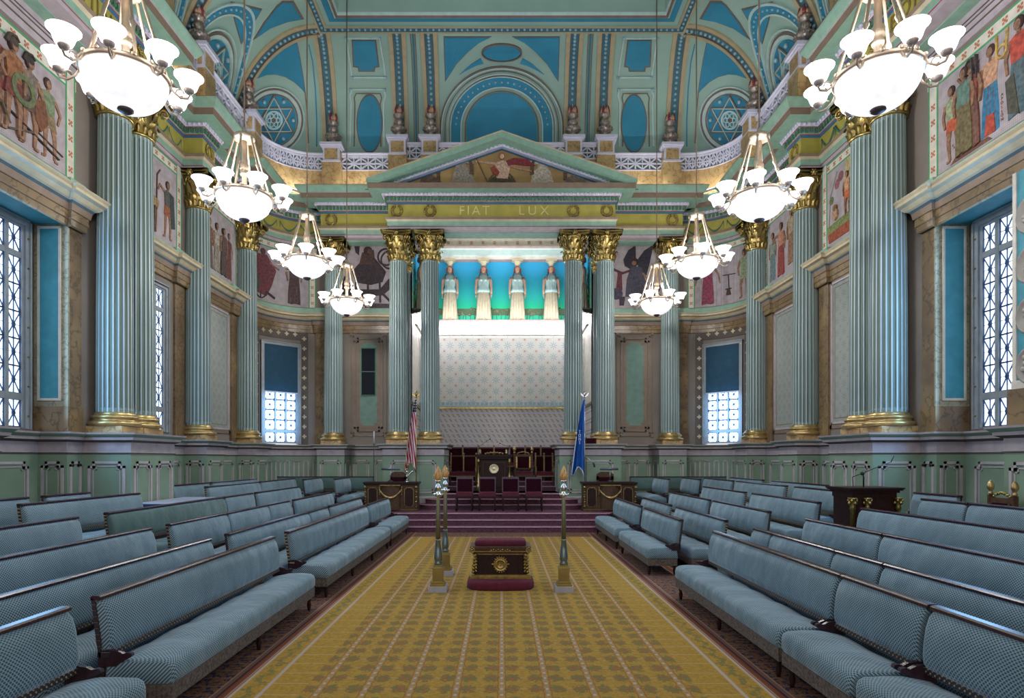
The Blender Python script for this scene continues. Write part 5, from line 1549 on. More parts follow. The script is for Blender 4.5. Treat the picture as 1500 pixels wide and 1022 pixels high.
Lb = {0: [(-170, 95), (135.5, 398), (418, 533.5), (536, 571)],
      1: [(-60, 304.5), (330, 448.5), (449, 476.5), (481, 526)],
      2: [(-60, 218.4), (244, 329), (329.5, 389), (389.5, 421.6), (428.5, 484)],
      3: [(-120, 110.8), (153, 325), (325.5, 367.8), (373, 436.6)],
      4: [(25.8, 202), (300, 377.5), (379.6, 430)],
      5: [(-60, 38.7), (61, 129), (247.5, 304.5), (307.5, 374)]}
Rb = {0: [(1660, 1372), (1370.4, 1238.5), (1238, 1048.3), (999.9, 947), (940.7, 904)],
      1: [(1620, 1300.5), (1300, 1228.3), (1228, 1135.3), (1135, 1107.5), (1065.5, 993.4), (983.7, 944)],
      2: [(1600, 1298), (1297.5, 1184), (1129, 1047), (1040.8, 984.8)],
      3: [(1600, 1264), (1202.6, 1104), (1093.5, 1032)],
      4: [(1560, 1423.5), (1423, 1353), (1238, 1166.7), (1153.7, 1080.6), (1075, 1033)],
      5: [(1409, 1341.4), (1221, 1132), (1119, 1072)]}
for s, D in ((-1, Lb), (1, Rb)):
    for row, L in D.items():
        for k, (a, c) in enumerate(L):
            dk = (s < 0 and row == 3 and k == 1)
            rn = {0: 'front row beside the carpet', 1: 'second row back from the carpet', 2: 'third row back from the carpet', 3: 'fourth row back from the carpet', 4: 'fifth row back from the carpet', 5: 'last row against the dado'}[row]
            nn = {0: 'nearest'}.get(k, 'farthest' if k == len(L)-1 else ORD[k]+' nearest')
            lab = f'{nn} blue bench in the {SIDE[s]} side\'s {rn}'
            if dk: lab = 'worn dark green bench in the left side\'s fourth row back from the carpet'
            by_px(s, row, a, c, lab, dk)
# short benches on the dais platform and the dark ones along the back wall
PZ = .465
for s in (-1, 1):
    w = SIDE[s]
    bench(s, 4.78, PZ, 17.5, 19.08, f'short pale blue bench on the dais just outside the {w} carved desk')
    bench(s, 5.55, PZ, 17.15, 18.75, f'short pale blue bench on the dais, second outward from the {w} carved desk')
    bench(1, 0, PZ, -1.55, 1.55, f'dark green bench along the back wall at the {w} end of the dais', True, rot=((s*5.65, 19.72, PZ), pi/2, ))

# ------------------------------------------------------------------ altar and tall lights
al_ = thing('altar', 'low carved altar with gilded corners and burgundy cushion on the yellow carpet', 'altar', (-.02, 9.7, .014))
b = MB()
b.box(-.40, .40, -.20, .20, .18, .54, 0); b.box(-.44, .44, -.24, .24, .04, .18, 0)
b.build('cabinet', 'wood', al_)
b = MB(); b.box(-.47, .47, -.26, .26, .135, .175); b.box(-.455, .455, -.25, .25, .175, .20); b.box(-.465, .465, -.255, .255, .11, .135); b.build('base_moulding', 'gold_old', al_)
b = MB(); b.box(-.45, .45, -.26, .26, .54, .60); b.box(-.47, .47, -.28, .28, .60, .635); b.box(-.43, .43, -.24, .24, .52, .54); b.build('cornice', 'wood_lt', al_)
b = MB(); b.box(-.44, .44, -.265, -.25, .555, .565); b.box(-.40, .40, -.215, -.20, .505, .515)
for i in range(9): b.sphere((-.14+i*.035, -.272, .575+.012*(i % 2)), .016, 0, 5)
b.build('gilt_frieze', 'gold_old', al_)
for e in (-1, 1):
    b = MB()
    for k in range(6):
        z = .22+k*.05
        b.tube([(e*.40, -.21, z), (e*(.42-.01*k), -.25, z+.02), (e*.44, -.23, z+.06)], [.02, .028, .01], 6, 0); b.tube([(e*.36, -.21, z), (e*.37, -.24, z+.03), (e*.40, -.23, z+.07)], [.015, .022, .008], 6, 0)
    for k in range(12):
        t = k/11*2.5*pi; rr_ = .05*(1-k/14); b.sphere((e*(.43+rr_*cos(t)*.9), -.275, .575+rr_*sin(t)), .016, 0, 5)
    b.build('acanthus_scroll', 'gold_old', al_)
b = MB(); T = Matrix.Translation((0, -.205, .355)) @ Matrix.Rotation(pi/2, 4, 'X')
b.lathe([(.105, 0), (.11, .012), (.10, .02), (.09, .012), (.075, .008), (.07, .014), (.06, .014), (.055, .008), (.001, .008)], 28, 0, T); b.box(-.008, .008, -.218, -.21, .32, .40); b.box(-.03, .03, -.218, -.21, .375, .388)
for i in range(7): b.sphere((-.035+.07*i/6, -.216, .325+.03*abs(i-3)/3), .009, 0, 5)
for i in range(12): b.sphere((.065*cos(i*pi/6), -.216, .355+.065*sin(i*pi/6)), .010, 0, 5)
for i in range(18): a = 2*pi*i/18; b.sphere((.105*cos(a), -.22, .355+.125*sin(a)), .014, 0, 5)
for a in (0, pi): b.sphere((.125*cos(a), -.215, .355), .022, 0, 6)
b.build('medallion', 'gold_old', al_)
b = MB()
ring = lambda k, z: [(.405*k*cos(2*pi*i/40) if False else (.40*k*max(-1, min(1, 1.35*cos(2*pi*i/40)))), .20*k*max(-1, min(1, 1.35*sin(2*pi*i/40))), z) for i in range(40)]
b.loft([ring(.97, .635), ring(1.0, .655), ring(1.0, .69), ring(.96, .712), ring(.85, .722)], 0); b.build('top_cushion', 'burg', al_)
b = MB()
pts = [(-.51, .10)]+[(-.51+1.02*i/20, -.30-.19*sqrt(max(0, 1-(abs(i/10-1))**2.6))) for i in range(21)]+[(.51, .10)]
kr = lambda k, z: [(x*k, (y+.2)*k-.2, z) for x, y in pts]
b.loft([kr(.97, .0), kr(1, .02), kr(1, .10), kr(.97, .125), kr(.9, .135)], 0); b.build('kneeling_cushion', 'burg', al_)

def lesser_light():
    r = thing('light_column', 'x', 'lamp')
    b = MB(); b.box(-.135, .135, -.135, .135, 0, .09); b.build('base_block', plain('grey_stone_block', 'a9a8ae', .5), r)
    b = MB(); b.box(-.115, .115, -.115, .115, .09, .115); b.box(-.10, .10, -.10, .10, .115, .15); b.box(-.075, .075, -.075, .075, .15, .34); b.box(-.085, .085, -.085, .085, .34, .36); b.box(-.06, .06, -.06, .06, .36, .40)
    for a in range(4): b.box(-.05, .05, -.08, -.07, .175, .32, 0, Matrix.Rotation(a*pi/2, 4, 'Z'))
    b.build('pedestal', 'brass', r)
    b = MB(); b.lathe([(.05, .40), (.065, .42), (.045, .44), (.06, .47), (.062, .52), (.05, .62), (.035, .75), (.045, .765), (.035, .78)], 16, 0); b.build('stem_vase', plain('tarnished_steel_vase', '7f8f90', .3, .8), r)
    b = MB(); b.lathe([(.036, .78), (.034, 1.1), (.028, 1.38), (.02, 1.42)], 16, 0); b.build('tapered_shaft', plain('olive_brass_shaft', '7a7a5a', .35, .6), r)
    b = MB(); b.lathe([(.02, 1.40), (.05, 1.42), (.06, 1.45), (.03, 1.48), (.02, 1.50), (.045, 1.53), (.05, 1.56), (.025, 1.60), (.03, 1.64), (.045, 1.66)], 14, 0)
    for i in range(5): a = 2*pi*i/5; b.sphere((.06*cos(a), .06*sin(a), 1.45), .018, 0, 6)
    b.build('bead_finial', 'chrome', r)
    b = MB(); random.seed(2)
    b.lathe([(.025, 1.65), (.045, 1.69), (.055, 1.73), (.045, 1.78), (.022, 1.84), (.004, 1.88)], 12, 0)
    for i in range(7): a = 2*pi*i/7; b.tube([(.036*cos(a), .036*sin(a), 1.67), (.055*cos(a+.3), .055*sin(a+.3), 1.73), (.034*cos(a+.7), .034*sin(a+.7), 1.80), (.015*cos(a+1), .015*sin(a+1), 1.85)], [.016, .018, .012, .004], 6, 0)
    b.build('glass_flame', plain('amber_glass_flame', 'b0905a', .3, Emission_Color=lin('c98a3e'), Emission_Strength=.05), r)
    return r
lp = lesser_light()
for i, (x, y, l) in enumerate(((-.955, 9.22, 'tall brass light column with amber flame, front left of the altar'), (-.965, 10.5, 'tall brass light column with amber flame, behind the front left one'), (.93, 9.22, 'tall brass light column with amber flame, right of the altar'))):
    o = lp if i == 0 else copy_tree(lp); o.location = (x, y, .014); o['label'] = l; o['group'] = 'tall light columns round the altar'

# ------------------------------------------------------------------ dais furniture
def plain_chair():
    r = thing('officer_chair', 'x', 'chair'); W = .25
    b = MB(); b.box(-W+.02, W-.02, -.24, .22, .44, .55); b.build('seat_cushion', 'burg', r)
    b = MB(); b.box(-W, W, -.25, .24, .37, .44); b.build('seat_frame', 'wood', r)
    b = MB(); b.box(-W+.03, W-.03, .19, .245, .56, .93); b.build('back_pad', 'burg_dk', r)
    b = MB(); b.box(-W, W, .20, .26, .93, .985); b.box(-W, -W+.035, .195, .26, .44, .985); b.box(W-.035, W, .195, .26, .44, .985); b.build('back_frame', plain('worn_purple_wood', '55454f', .45), r)
    for x in (-W+.025, W-.025):
        for y in (-.22, .21):
            b = MB(); b.lathe([(.018, 0), (.024, .1), (.02, .2), (.028, .3), (.024, .38)], 8, 0, Matrix.Translation((x, y, 0))); b.build('leg', 'wood', r)
    b = MB(); b.box(-W+.02, W-.02, -.23, -.21, .10, .13); b.box(-W+.02, W-.02, .20, .22, .18, .21); b.build('stretcher', 'wood', r)
    return r
pc = plain_chair()
for i, (x, l) in enumerate(((-1.1, 'leftmost of the four burgundy backed chairs on the dais'), (-.43, 'second from the left of the four burgundy backed chairs on the dais'), (.26, 'third from the left of the four burgundy backed chairs on the dais'), (.95, 'rightmost of the four burgundy backed chairs on the dais'))):
    o = pc if i == 0 else copy_tree(pc); o.location = (x, 18.12, PZ+.002); o['label'] = l; o['group'] = 'four chairs in front of the upper steps'

# central carved pedestal desk with gilt medallion
ZP = R1*6
de = thing('pedestal_desk', 'dark carved pedestal desk with round gilt medallion at the top of the steps', 'desk', (-.25, 19.95, ZP))
b = MB(); b.box(-.50, .50, -.20, .25, 0, .08); b.box(-.44, .44, -.15, .25, .08, 1.06); b.box(-.34, .34, -.17, -.14, .15, .98); b.build('body', 'wood', de)
b = MB(); b.box(-.60, .60, -.30, .32, 1.12, 1.17); b.box(-.55, .55, -.25, .30, 1.06, 1.12); b.box(-.62, .62, -.32, .34, 1.17, 1.2); b.build('top_cornice', 'wood', de)
for e in (-1, 1):
    b = MB(); b.lathe([(.05, 0), (.055, .05), (.07, .15), (.06, .24), (.035, .27), (.03, .6), (.028, .9), (.05, .94), (.06, 1.0), (.045, 1.04), (.055, 1.06)], 12, 0, Matrix.Translation((e*.50, -.2, .0))); b.build('gilt_column', 'gold_old', de)
b = MB(); b.box(-.36, -.345, -.18, -.16, .2, .95); b.box(.345, .36, -.18, -.16, .2, .95); b.box(-.36, .36, -.18, -.16, .94, .955); b.build('panel_frame', 'wood_lt', de)
b = MB(); T = Matrix.Translation((0, -.175, .74)) @ Matrix.Rotation(pi/2, 4, 'X'); b.lathe([(.15, 0), (.155, .015), (.13, .03), (.11, .015), (.085, .025), (.07, .015), (.035, .03), (.001, .035)], 28, 0, T)
for i in range(16): a = 2*pi*i/16; b.sphere((.14*cos(a), -.195, .74+.14*sin(a)), .02, 0, 5)
b.build('medallion', plain('silver_gilt', 'd9cfa8', .35, .6), de)
b = MB()
for i in range(11): b.sphere((-.28+i*.056, .1, 1.23+.035*(1-abs(i-5)/5)+.015*(i % 2)), .03, 0, 5)
for e in (-.46, .40): b.lathe([(.02, 1.2), (.05, 1.23), (.05, 1.27), (.03, 1.3), (.045, 1.33), (.01, 1.38)], 10, 0, Matrix.Translation((e, .15, 0)))
b.build('carved_crest', 'gold_old', de)
for x, dx, l in ((-.74+.25, 1, 'left gooseneck microphone on the central carved desk'), (.22+.25, -1, 'right gooseneck microphone on the central carved desk')):
    mc = thing('microphone', l, 'microphone', (x-.25, 19.9, ZP+1.203))
    b = MB(); b.lathe([(.03, 0), (.03, .02), (.012, .03), (.012, .16)], 10, 0); b.build('base', plain('blue_steel', '4a5f9a', .3, .6), mc)
    b = MB(); b.tube([(0, 0, .16), (0, 0, .22), (dx*.03, 0, .27), (dx*.2, 0, .40), (dx*.36, 0, .5)] if dx > 0 else [(0, 0, .16), (0, 0, .22), (-.03, 0, .27), (-.15, 0, .30), (-.28, 0, .36)], .007, 6, 0); b.build('gooseneck', 'black', mc)
    e = (dx*.36, 0, .5) if dx > 0 else (-.28, 0, .36)
    b = MB(); b.sphere(e, .022, 0, 8); b.sphere((0, 0, .2), .028, 0, 8); b.build('capsule', 'black', mc)
# carved armchairs and long settees in the alcove
def settee(x0, x1, y, z, label, n):
    r = thing('carved_settee', label, 'settee', ((x0+x1)/2, y, z), 0, 'burgundy settees in the alcove'); h = (x1-x0)/2
    b = MB(); b.box(-h, h, -.28, .24, .36, .47); b.build('seat_cushion', 'burg', r)
    b = MB(); b.box(-h, h, .18, .27, .50, .98); b.build('back_pad', 'burg_dk', r)
    b = MB(); b.box(-h, h, .16, .29, .98, 1.03); b.build('top_rail', 'wood_lt', r)
    b = MB(); b.box(-h, h, -.29, .28, .29, .36); b.build('seat_frame', 'wood_lt', r)
    b = MB(); b.box(-h, h, -.31, -.28, .31, .335); b.build('gilt_edge', 'dull_gilt', r)
    for i in range(n+1):
        x = -h+2*h*i/n; b = MB(); b.box(x-.025, x+.025, .13, .19, 0, 1.05); b.sphere((x, .16, 1.08), .035, 0, 6); b.build('gilt_post', 'dull_gilt', r)
        if i in (0, n) or n > 2:
            b = MB(); b.lathe([(.02, 0), (.03, .1), (.02, .2), (.03, .3)], 8, 0, Matrix.Translation((x*.98, -.25, 0))); b.build('leg', 'wood_lt', r)
    for e in (-1, 1):
        b = MB(); b.box(e*h-.02, e*h+.02, -.26, .18, .60, .64); b.box(e*h-.02, e*h+.02, -.26, -.22, .36, .62); b.build('armrest', 'dull_gilt', r)
    return r
Z9 = R1*9
settee(-2.6, 2.6, 22.6, Z9, 'long burgundy settee against the alcove wall behind everything', 9)
settee(-1.75, -.88, 21.0, R1*7+.0, 'burgundy settee left of the central carved desk', 2)
settee(1.16, 1.75, 21.0, R1*7+.0, 'burgundy settee at the right end of the upper steps', 2)
def throne(loc, rz, label, name='carved_armchair'):
    r = thing(name, label, 'armchair', loc, rz); W = .30
    b = MB(); b.box(-W+.03, W-.03, -.26, .2, .40, .50); b.build('seat_cushion', 'burg', r)
    b = MB(); b.box(-W, W, -.28, .24, .33, .40); b.build('seat_frame', 'wood_lt', r)
    for z0_, z1_ in ((.98, 1.06), (.55, .60)): b = MB(); b.box(-W, W, .18, .25, z0_, z1_); b.build('back_rail', 'wood_lt', r)
    b = MB(); b.box(-W+.10, W-.10, .17, .22, .60, .98); b.build('back_pad', 'burg_dk', r)
    b = MB(); b.box(-W+.05, -W+.10, .16, .24, .6, .98); b.box(W-.10, W-.05, .16, .24, .6, .98)
    for i in range(13): b.sphere((-.20+i*.033, .20, 1.08+.06*(1-abs(i-6)/6)**.7+.012*(i % 2)), .022, 0, 5)
    b.build('gilt_crest', 'gold_old', r)
    for e in (-1, 1):
        b = MB(); b.box(e*W-.03, e*W+.03, .17, .25, 0, 1.10); b.build('back_post', 'wood_lt', r)
        b = MB(); b.lathe([(.03, 1.10), (.045, 1.12), (.03, 1.14), (.025, 1.16), (.055, 1.20), (.06, 1.24), (.045, 1.29), (.012, 1.33)], 12, 0, Matrix.Translation((e*W, .21, 0))); b.build('pineapple_finial', 'gold', r)
        b = MB(); b.box(e*W-.03, e*W+.03, -.28, .2, .62, .67); b.lathe([(.03, 0), (.035, .15), (.025, .3), (.03, .6)], 8, 0, Matrix.Translation((e*(W-.01), -.25, 0))); b.build('armrest', 'wood_lt', r)
    return r
throne((.73, 20.7, ZP+R1), 0, 'gilt crested burgundy armchair just right of the central carved desk')
throne((6.88, 8.66, .48), -pi/2, 'tall armchair with gilded pineapple finials beside the far right side window')

thr = [o for o in COL.objects if o.name.startswith('carved_armchair') and o.parent is None][-1]; thr.scale = (.70, .85, .91)
# secretaries' desks with festoons
def carved_desk(x, label):
    r = thing('carved_desk', label, 'desk', (x, 18.15, PZ), 0, 'carved walnut desks either side of the steps'); W = .78
    b = MB(); b.box(-W+.02, W-.02, -.25, .28, .06, .80); b.box(-W, W, -.28, .3, 0, .06); b.build('body', 'wood_lt', r)
    b = MB(); b.box(-W-.02, W+.02, -.31, .32, .80, .85); b.box(-W, W, -.28, .3, .765, .80); b.build('desk_top', 'wood', r)
    b = MB(); pl = [(.28*cos(pi+pi*i/14), -.25+.14*sin(pi+pi*i/14)) for i in range(15)]
    b.prism(pl, .06, .78, 0, axis='z'); b.build('bowed_front', 'wood_lt', r)
    for e in (-1, 1):
        b = MB(); b.prism(notched(e*.53-.12, e*.53+.12, .14, .68, .04), -.262, -.25, 0); b.build('panel', 'wood', r)
        b = MB(); outline(b, notched(e*.53-.13, e*.53+.13, .13, .69, .04), .014, -.272, -.25, 0); b.build('panel_gilding', 'gold_old', r)
        b = MB(); 
        for k in range(9): b.sphere((e*(W-.04), -.275, .14+k*.07), .03-.012*(k % 2), 0, 6)
        b.sphere((e*(W-.04), -.285, .70), .05, 0, 6); b.build('corner_bracket', 'gold_old', r)
    b = MB()
    for i in range(25):
        t = i/24*2-1; xx = .31*t; zz_ = .62-.22*(1-t*t); yy = -.27-.14*sqrt(max(0, 1-(t*.9)**2))
        b.sphere((xx, yy, zz_), .022+.014*(1-abs(t))+.006*(i % 2), 0, 5)
    for e in (-1, 1):
        for k in range(5): b.sphere((e*.32, -.29, .70-k*.05), .028-.003*k, 0, 5)
    b.build('festoon', 'gold', r)
    b = MB(); b.box(-.30, .30, -.41, -.2, .75, .775); b.box(-W, W, -.285, -.26, .04, .06); b.build('gilt_edge', 'gold_old', r)
    return r
carved_desk(-3.23, 'carved walnut desk with gilt festoon at the left of the steps'); carved_desk(3.15, 'carved walnut desk with gilt festoon at the right of the steps')
for x, l in ((-3.27, 'left'), (3.18, 'right')):
    lm = thing('desk_lamp', f'dark bar shaped desk lamp on the {l} carved desk', 'lamp', (x, 18.05, PZ+.851))
    b = MB(); b.lathe([(.09, 0), (.09, .015), (.05, .04), (.02, .06)], 14, 0); b.build('base', 'black', lm)
    b = MB(); b.tube([(0, 0, .05), (0, 0, .36)], .013, 8, 0); b.build('stem', 'steel', lm)
    b = MB(); T = Matrix.Translation((-.27 if x < 0 else -.3, 0, .38)) @ Matrix.Rotation(pi/2, 4, 'Y'); b.lathe([(.001, 0), (.035, .01), (.038, .27), (.035, .54), (.001, .55)], 12, 0, T); b.build('bar_shade', plain('blue_grey_shade', '5c6672', .35, .5), lm)
for s in (-1, 1):
    sc_ = thing('desk_chair', f'small burgundy backed chair behind the {SIDE[s]} carved desk', 'chair', (s*3.18-.0, 18.72, PZ))
    b = MB(); b.box(-.24, .24, -.2, .2, .38, .46); b.build('seat', 'burg', sc_)
    b = MB(); b.box(-.26, .26, .17, .23, .88, 1.06); b.prism([(-.26, 1.06), (.26, 1.06), (.14, 1.13), (-.14, 1.13)], .17, .23, 0); b.box(-.26, -.20, .17, .23, 0, 1.0); b.box(.20, .26, .17, .23, 0, 1.0); b.build('back_frame', 'wood_lt', sc_)
    b = MB(); b.box(-.2, .2, .16, .2, .6, .97); b.build('back_pad', 'burg_dk', sc_)
    for x in (-.22, .22): b = MB(); b.box(x-.02, x+.02, -.19, -.15, 0, .38); b.build('leg', 'wood_lt', sc_)
# flags
def flag(x, y, z0, top, mat, pole, eagle, label, wid, hh, trim, sgn):
    r = thing('flag', label, 'flag', (x, y, z0))
    b = MB(); b.lathe([(.17, 0), (.17, .03), (.05, .07), (.03, .14)], 16, 0); b.build('stand', 'gold_old', r)
    b = MB(); b.tube([(0, 0, .05), (0, 0, top)], .015, 8, 0); b.build('pole', pole, r)
    b = MB(); b.sphere((0, 0, top+.03), .035, 0, 8); b.loft([[(-.02, -.02, top+.05), (.02, -.02, top+.05), (.02, .02, top+.05), (-.02, .02, top+.05)], [(-.035, -.025, top+.12), (.035, -.025, top+.12), (.035, .025, top+.12), (-.035, .025, top+.12)], [(-.01, -.02, top+.2), (.015, -.02, top+.2), (.015, .01, top+.2), (-.01, .01, top+.2)]], 0)
    for e in (-1, 1): b.prism([(e*.02, top+.07), (e*.13, top+.17), (e*.11, top+.08), (e*.03, top+.02)], -.012, .012, 0)
    b.sphere((.02, -.02, top+.2), .022, 0, 6); b.build('eagle_finial', eagle, r)
    # folded cloth hanging from the pole
    nu, nv = 36, 26; vs = []; zt = top-.06
    for j in range(nv+1):
        v = j/nv
        for i in range(nu+1):
            u = i/nu; w = wid*(.10+.90*v**.75)
            xx = sgn*(u*w) ; fold = sin(u*pi*5+v*1.5)*.055*(.3+v); drop = hh*(.93+.07*cos(u*pi*2.0+.5))*(1-.10*u if sgn else 1)
            vs.append((xx+.02*sin(u*9), fold-.02, zt-v*drop-u*.10*v))
    fs = [(j*(nu+1)+i, j*(nu+1)+i+1, (j+1)*(nu+1)+i+1, (j+1)*(nu+1)+i) for j in range(nv) for i in range(nu)]
    nb = len(vs); vs2 = vs+[(p[0], p[1]+.006, p[2]) for p in vs]; fs2 = fs+[tuple(nb+k for k in reversed(f)) for f in fs]
    b = MB(); b.add(vs2, fs2, 0, True); cl = b.build('cloth', mat, r)
    b = MB(); L = [vs[nv*(nu+1)+i] for i in range(nu+1)]; b.tube([(p[0], p[1]-.005, p[2]) for p in L], .018, 5, 0); R_ = [vs[j*(nu+1)+nu] for j in range(nv//2, nv+1)]; b.tube([(p[0], p[1]-.005, p[2]) for p in R_], .014, 5, 0); b.build('fringe', trim, cl)
    return r
flag(-2.66, 18.95, PZ, 3.38, 'usflag', 'gold', 'gold_old', 'american flag with gold fringe furled on a pole by the left portico columns', .34, 2.25, 'gold', 1) if False else None
f1 = flag(-2.63, 18.9, PZ, 3.40, 'usflag', 'gold', 'gold_old', 'american flag with gold fringe hanging on a pole by the left portico columns', .36, 2.30, 'gold', -1)
f2 = flag(2.55, 18.9, PZ, 3.40, 'blueflag', 'steel', 'chrome', 'royal blue flag with white trim hanging on a pole by the right portico columns', .42, 2.45, plain('white_satin_trim', 'c9d2e2', .6), -1)
for t, zz_, sz in (('T', 2.35, .13), ('O', 2.24, .13), ('N', 2.13, .13), ('S', 2.02, .13)):
    o = letters(t, (-.17, -.13, zz_), (pi/2, 0, 0), sz, f2, plain('white_embroidery', 'd5dcea', .6), 1, .8, .004)
# stands and microphones
ms = thing('microphone_stand', 'thin black pole with a pale grey tube on top behind the left carved desk', 'stand', (-3.93, 18.9, PZ))
b = MB(); b.lathe([(.13, 0), (.13, .02), (.03, .04)], 14, 0); b.build('base', 'black', ms)
b = MB(); b.tube([(0, 0, .02), (0, 0, 2.0)], .012, 8, 0); b.build('pole', 'black', ms)
b = MB(); b.tube([(0, 0, 2.0), (0, 0, 2.38)], .022, 10, 0); b.build('tube_head', plain('pale_grey_tube', 'b9bcc6', .4), ms)
ms = thing('microphone_stand', 'black stand with silver boom microphone beside the blue flag', 'stand', (2.55, 18.58, PZ))
b = MB(); b.lathe([(.12, 0), (.12, .02), (.03, .04)], 14, 0); b.build('base', 'black', ms)
b = MB(); b.tube([(0, 0, .02), (0, 0, 1.62)], .012, 8, 0); b.build('pole', 'black', ms)
b = MB(); b.tube([(0, 0, 1.6), (.22, -.05, 1.38)], .012, 8, 0); b.build('boom', 'steel', ms)
b = MB(); b.tube([(.22, -.05, 1.40), (.25, -.06, 1.28)], [.03, .022], 10, 0); b.build('microphone', 'black', ms)
cn = thing('candlestick', 'small silver candlestick with beads on the left carved desk', 'candlestick', (-2.78, 18.0, PZ+.851))
b = MB(); b.lathe([(.05, 0), (.05, .015), (.015, .03), (.012, .12), (.03, .15), (.03, .18), (.012, .2), (.012, .26), (.03, .29), (.015, .33)], 12, 0)
for i in range(4): b.sphere((.05+.035*i, 0, .20+.035*i), .028, 0, 6)
b.build('stem', 'chrome', cn)
b = MB(); b.tube([(0, 0, .33), (0, 0, .40)], .014, 8, 0); b.build('candle', 'gold', cn)
pb = thing('speaker_box', 'small dark brown box on the dado ledge behind the blue flag', 'box', (2.80, 19.36, 2.462))
b = MB(); b.box(-.16, .16, -.1, .1, 0, .18); b.build('cabinet', 'wood', pb); b = MB(); b.box(-.14, .14, -.105, -.1, .02, .16); b.build('grille', 'burg_dk', pb)

# junior podium among the right-hand benches
po = thing('podium', 'dark carved podium with gilded corner capitals among the right hand benches', 'podium', (5.88, 9.98, .45), radians(4))
b = MB(); b.box(-.44, .44, -.30, .30, 0, .95); b.box(-.50, .50, -.35, .34, 0, .10); b.build('body', 'wood', po)
b = MB(); b.box(-.54, .54, -.38, .36, .985, 1.005); b.box(-.56, .56, -.40, .38, 1.005, 1.03); b.box(-.50, .50, -.34, .34, .95, .985); b.box(-.46, .46, -.31, .31, .88, .95); b.build('top_slab', 'wood', po)
for x in (-.47, -.17, .47):
    b = MB(); b.lathe([(.045, .1), (.045, .70), (.06, .72), (.05, .75), (.065, .82), (.085, .865), (.09, .88)], 12, 0, Matrix.Translation((x, -.33, 0)))
    for k in range(8): b.sphere((x+.07*cos(k*pi/4), -.33+.07*sin(k*pi/4), .80+.04*(k % 2)), .028, 0, 5)
    b.build('gilded_column', 'gold_old', po)
b = MB(); outline(b, notched(-.02, .34, .2, .68, .04), .014, -.315, -.30, 0); b.build('panel_gilding', 'wood_lt', po)
po.scale = (.80, .85, 1.06)
pm_ = thing('microphone', 'black boom microphone reaching up from the top of the right podium', 'microphone', (5.80, 9.85, 1.545))
b = MB(); b.tube([(0, 0, 0), (0, 0, .16), (-.02, 0, .22)], .012, 8, 0); b.build('base_post', 'black', pm_)
b = MB(); b.tube([(-.18, 0, .16), (-.02, 0, .22), (.2, 0, .31), (.44, 0, .40)], [.006, .008, .006, .005], 6, 0); b.tube([(.44, 0, .40), (.49, 0, .50)], .007, 6, 0); b.build('boom', 'black', pm_)
b = MB(); b.sphere((-.02, 0, .22), .035, 0, 8); b.tube([(-.18, 0, .16), (-.17, 0, .0)], .005, 5, 0); b.build('joint', 'black', pm_)
# blue topped table
tb = thing('low_table', 'dark blue table, top painted pale with reflected light, between the left benches', 'table', (-6.22, 11.78, .45))
b = MB(); b.box(-.36, .36, -.94, .94, .70, .755); b.build('tabletop', plain('blue_top_with_painted_sheen', 'a6aec6', .3), tb)  # pale colour stands in for light reflected off the blue top
b = MB(); b.box(-.37, .37, -.95, .95, .64, .745); b.build('table_edge', plain('navy_edge', '1d3a63', .5), tb)
for x in (-.3, .3):
    for y in (-.85, .85): b = MB(); b.box(x-.03, x+.03, y-.03, y+.03, 0, .65); b.build('leg', 'wood', tb)

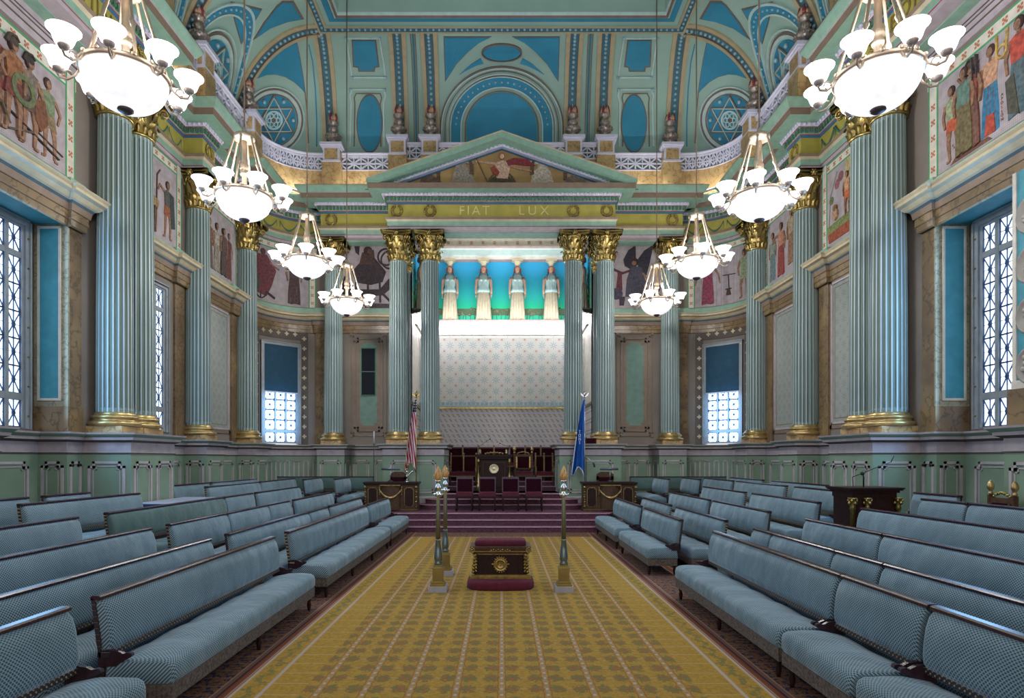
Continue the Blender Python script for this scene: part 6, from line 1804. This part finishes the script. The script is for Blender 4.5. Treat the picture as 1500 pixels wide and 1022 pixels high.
# ------------------------------------------------------------------ caryatids
def caryatid():
    r = thing('caryatid', 'x', 'statue')
    def ell(z, rx, ry, fold=0, nf=12, cy=0, ph=0):
        return [((rx+fold*cos(nf*t+ph))*cos(t), cy+(ry+fold*cos(nf*t+ph))*sin(t), z) for t in [2*pi*i/96 for i in range(96)]]
    b = MB(); b.loft([ell(0, .235, .17, .026), ell(.04, .22, .16, .028), ell(.4, .20, .15, .026), ell(.8, .185, .14, .02), ell(1.05, .175, .13, .010), ell(1.16, .17, .13, .006)], 0)
    b.build('skirt', 'drape_sand', r)
    b = MB(); b.loft([ell(1.02, .20, .155, .014, 13), ell(1.12, .195, .15, .008, 13), ell(1.22, .155, .12, .004), ell(1.40, .175, .135, .004), ell(1.52, .19, .135, .003), ell(1.62, .17, .11), ell(1.68, .09, .07)], 0)
    for e in (-1, 1): b.sphere((e*.075, -.10, 1.48), .065, 0, 8)
    b.build('bodice', 'drape_blue', r)
    b = MB()
    b.loft([ell(1.60, .10, .08), ell(1.66, .055, .055), ell(1.76, .05, .05), ell(1.79, .06, .06)], 0)
    b.loft([ell(1.76, .03, .03, 0, 9, -.02), ell(1.79, .055, .06, 0, 9, -.02), ell(1.84, .072, .08), ell(1.90, .078, .09), ell(1.96, .07, .085), ell(2.0, .04, .05)], 0)
    b.lathe([(.012, 0), (.008, .03), (.001, .045)], 6, 0, Matrix.Translation((0, -.088, 1.855)))
    for e in (-1, 1):
        b.tube([(e*.175, 0, 1.60), (e*.215, .0, 1.50), (e*.235, -.01, 1.25), (e*.245, -.04, 1.05), (e*.24, -.06, .93)], [.05, .048, .038, .032, .024], 10, 0)
        b.loft([[(e*.24+dx, -.065+dy, z) for dx, dy in ((-.018, -.03), (.018, -.03), (.018, .03), (-.018, .03))] for z in (.94, .86)], 0)
        for k in range(4): b.tube([(e*.24, -.09+.017*k, .87), (e*.238, -.092+.017*k, .82), (e*.23, -.088+.017*k, .785+.006*abs(k-1))], [.009, .008, .006], 5, 0)
        b.tube([(e*.235, -.09, .91), (e*.225, -.115, .875), (e*.222, -.115, .85)], [.010, .009, .006], 5, 0)
    b.build('body', 'skin', r)
    b = MB()
    b.lathe([(.085, 1.84), (.098, 1.90), (.09, 1.97), (.05, 2.03), (.03, 2.04)], 16, 0, Matrix.Translation((0, .03, 0)))
    for i in range(12):
        a = pi*(i/11); b.sphere((.085*cos(a), -.02-.045*sin(a), 1.94+.035*sin(a)), .028, 0, 6)
    for e in (-1, 1): b.tube([(e*.085, -.02, 1.9), (e*.10, -.03, 1.78), (e*.13, -.08, 1.66), (e*.15, -.11, 1.55), (e*.14, -.12, 1.45)], [.028, .026, .022, .018, .008], 8, 0)
    b.build('hair', 'hair', r)
    dk_ = plain('dark_red_brown', '5a2e2a', .6)
    for e in (-1, 1): b = MB(); b.sphere((e*.028, -.082, 1.895), .009, 0, 5); b.build('eye', dk_, r)
    b = MB(); b.box(-.02, .02, -.093, -.085, 1.825, 1.832, 0); b.build('mouth', dk_, r)
    b = MB(); b.lathe([(.06, 2.02), (.075, 2.06), (.09, 2.12), (.13, 2.17), (.15, 2.2)], 20, 0); b.box(-.17, .17, -.15, .15, 2.2, 2.27); b.build('head_capital', 'cream', r)
    for e in (-1, 1): 
        b = MB(); b.loft([[(e*.1-.03, -.2, 0), (e*.1+.03, -.2, 0), (e*.1+.04, -.1, 0), (e*.1-.04, -.1, 0)], [(e*.1-.02, -.19, .035), (e*.1+.02, -.19, .035), (e*.1+.03, -.1, .05), (e*.1-.03, -.1, .05)]], 0); b.build('foot', 'skin', r)
    return r
ca = caryatid()
cps = [(-1.92, 'leftmost robed caryatid against the turquoise backdrop'), (-.67, 'second robed caryatid from the left against the turquoise backdrop'), (.58, 'third robed caryatid from the left against the turquoise backdrop'), (1.83, 'rightmost robed caryatid facing forward against the turquoise backdrop')]
for i, (x, l) in enumerate(cps):
    o = ca if i == 0 else copy_tree(ca); o.location = (x, 22.76, 7.135); o['label'] = l; o['group'] = 'caryatids on the alcove ledge'; o.scale = (1.17, 1.1, .98)
for s in (-1, 1):
    o = copy_tree(ca); o.location = (s*2.87, 21.75, 7.135); o.rotation_euler = (0, 0, -s*pi/2); o['label'] = f'caryatid seen side on against the {SIDE[s]} alcove wall'; o['group'] = 'caryatids on the alcove ledge'; o.scale = (1.1, 1, .98)
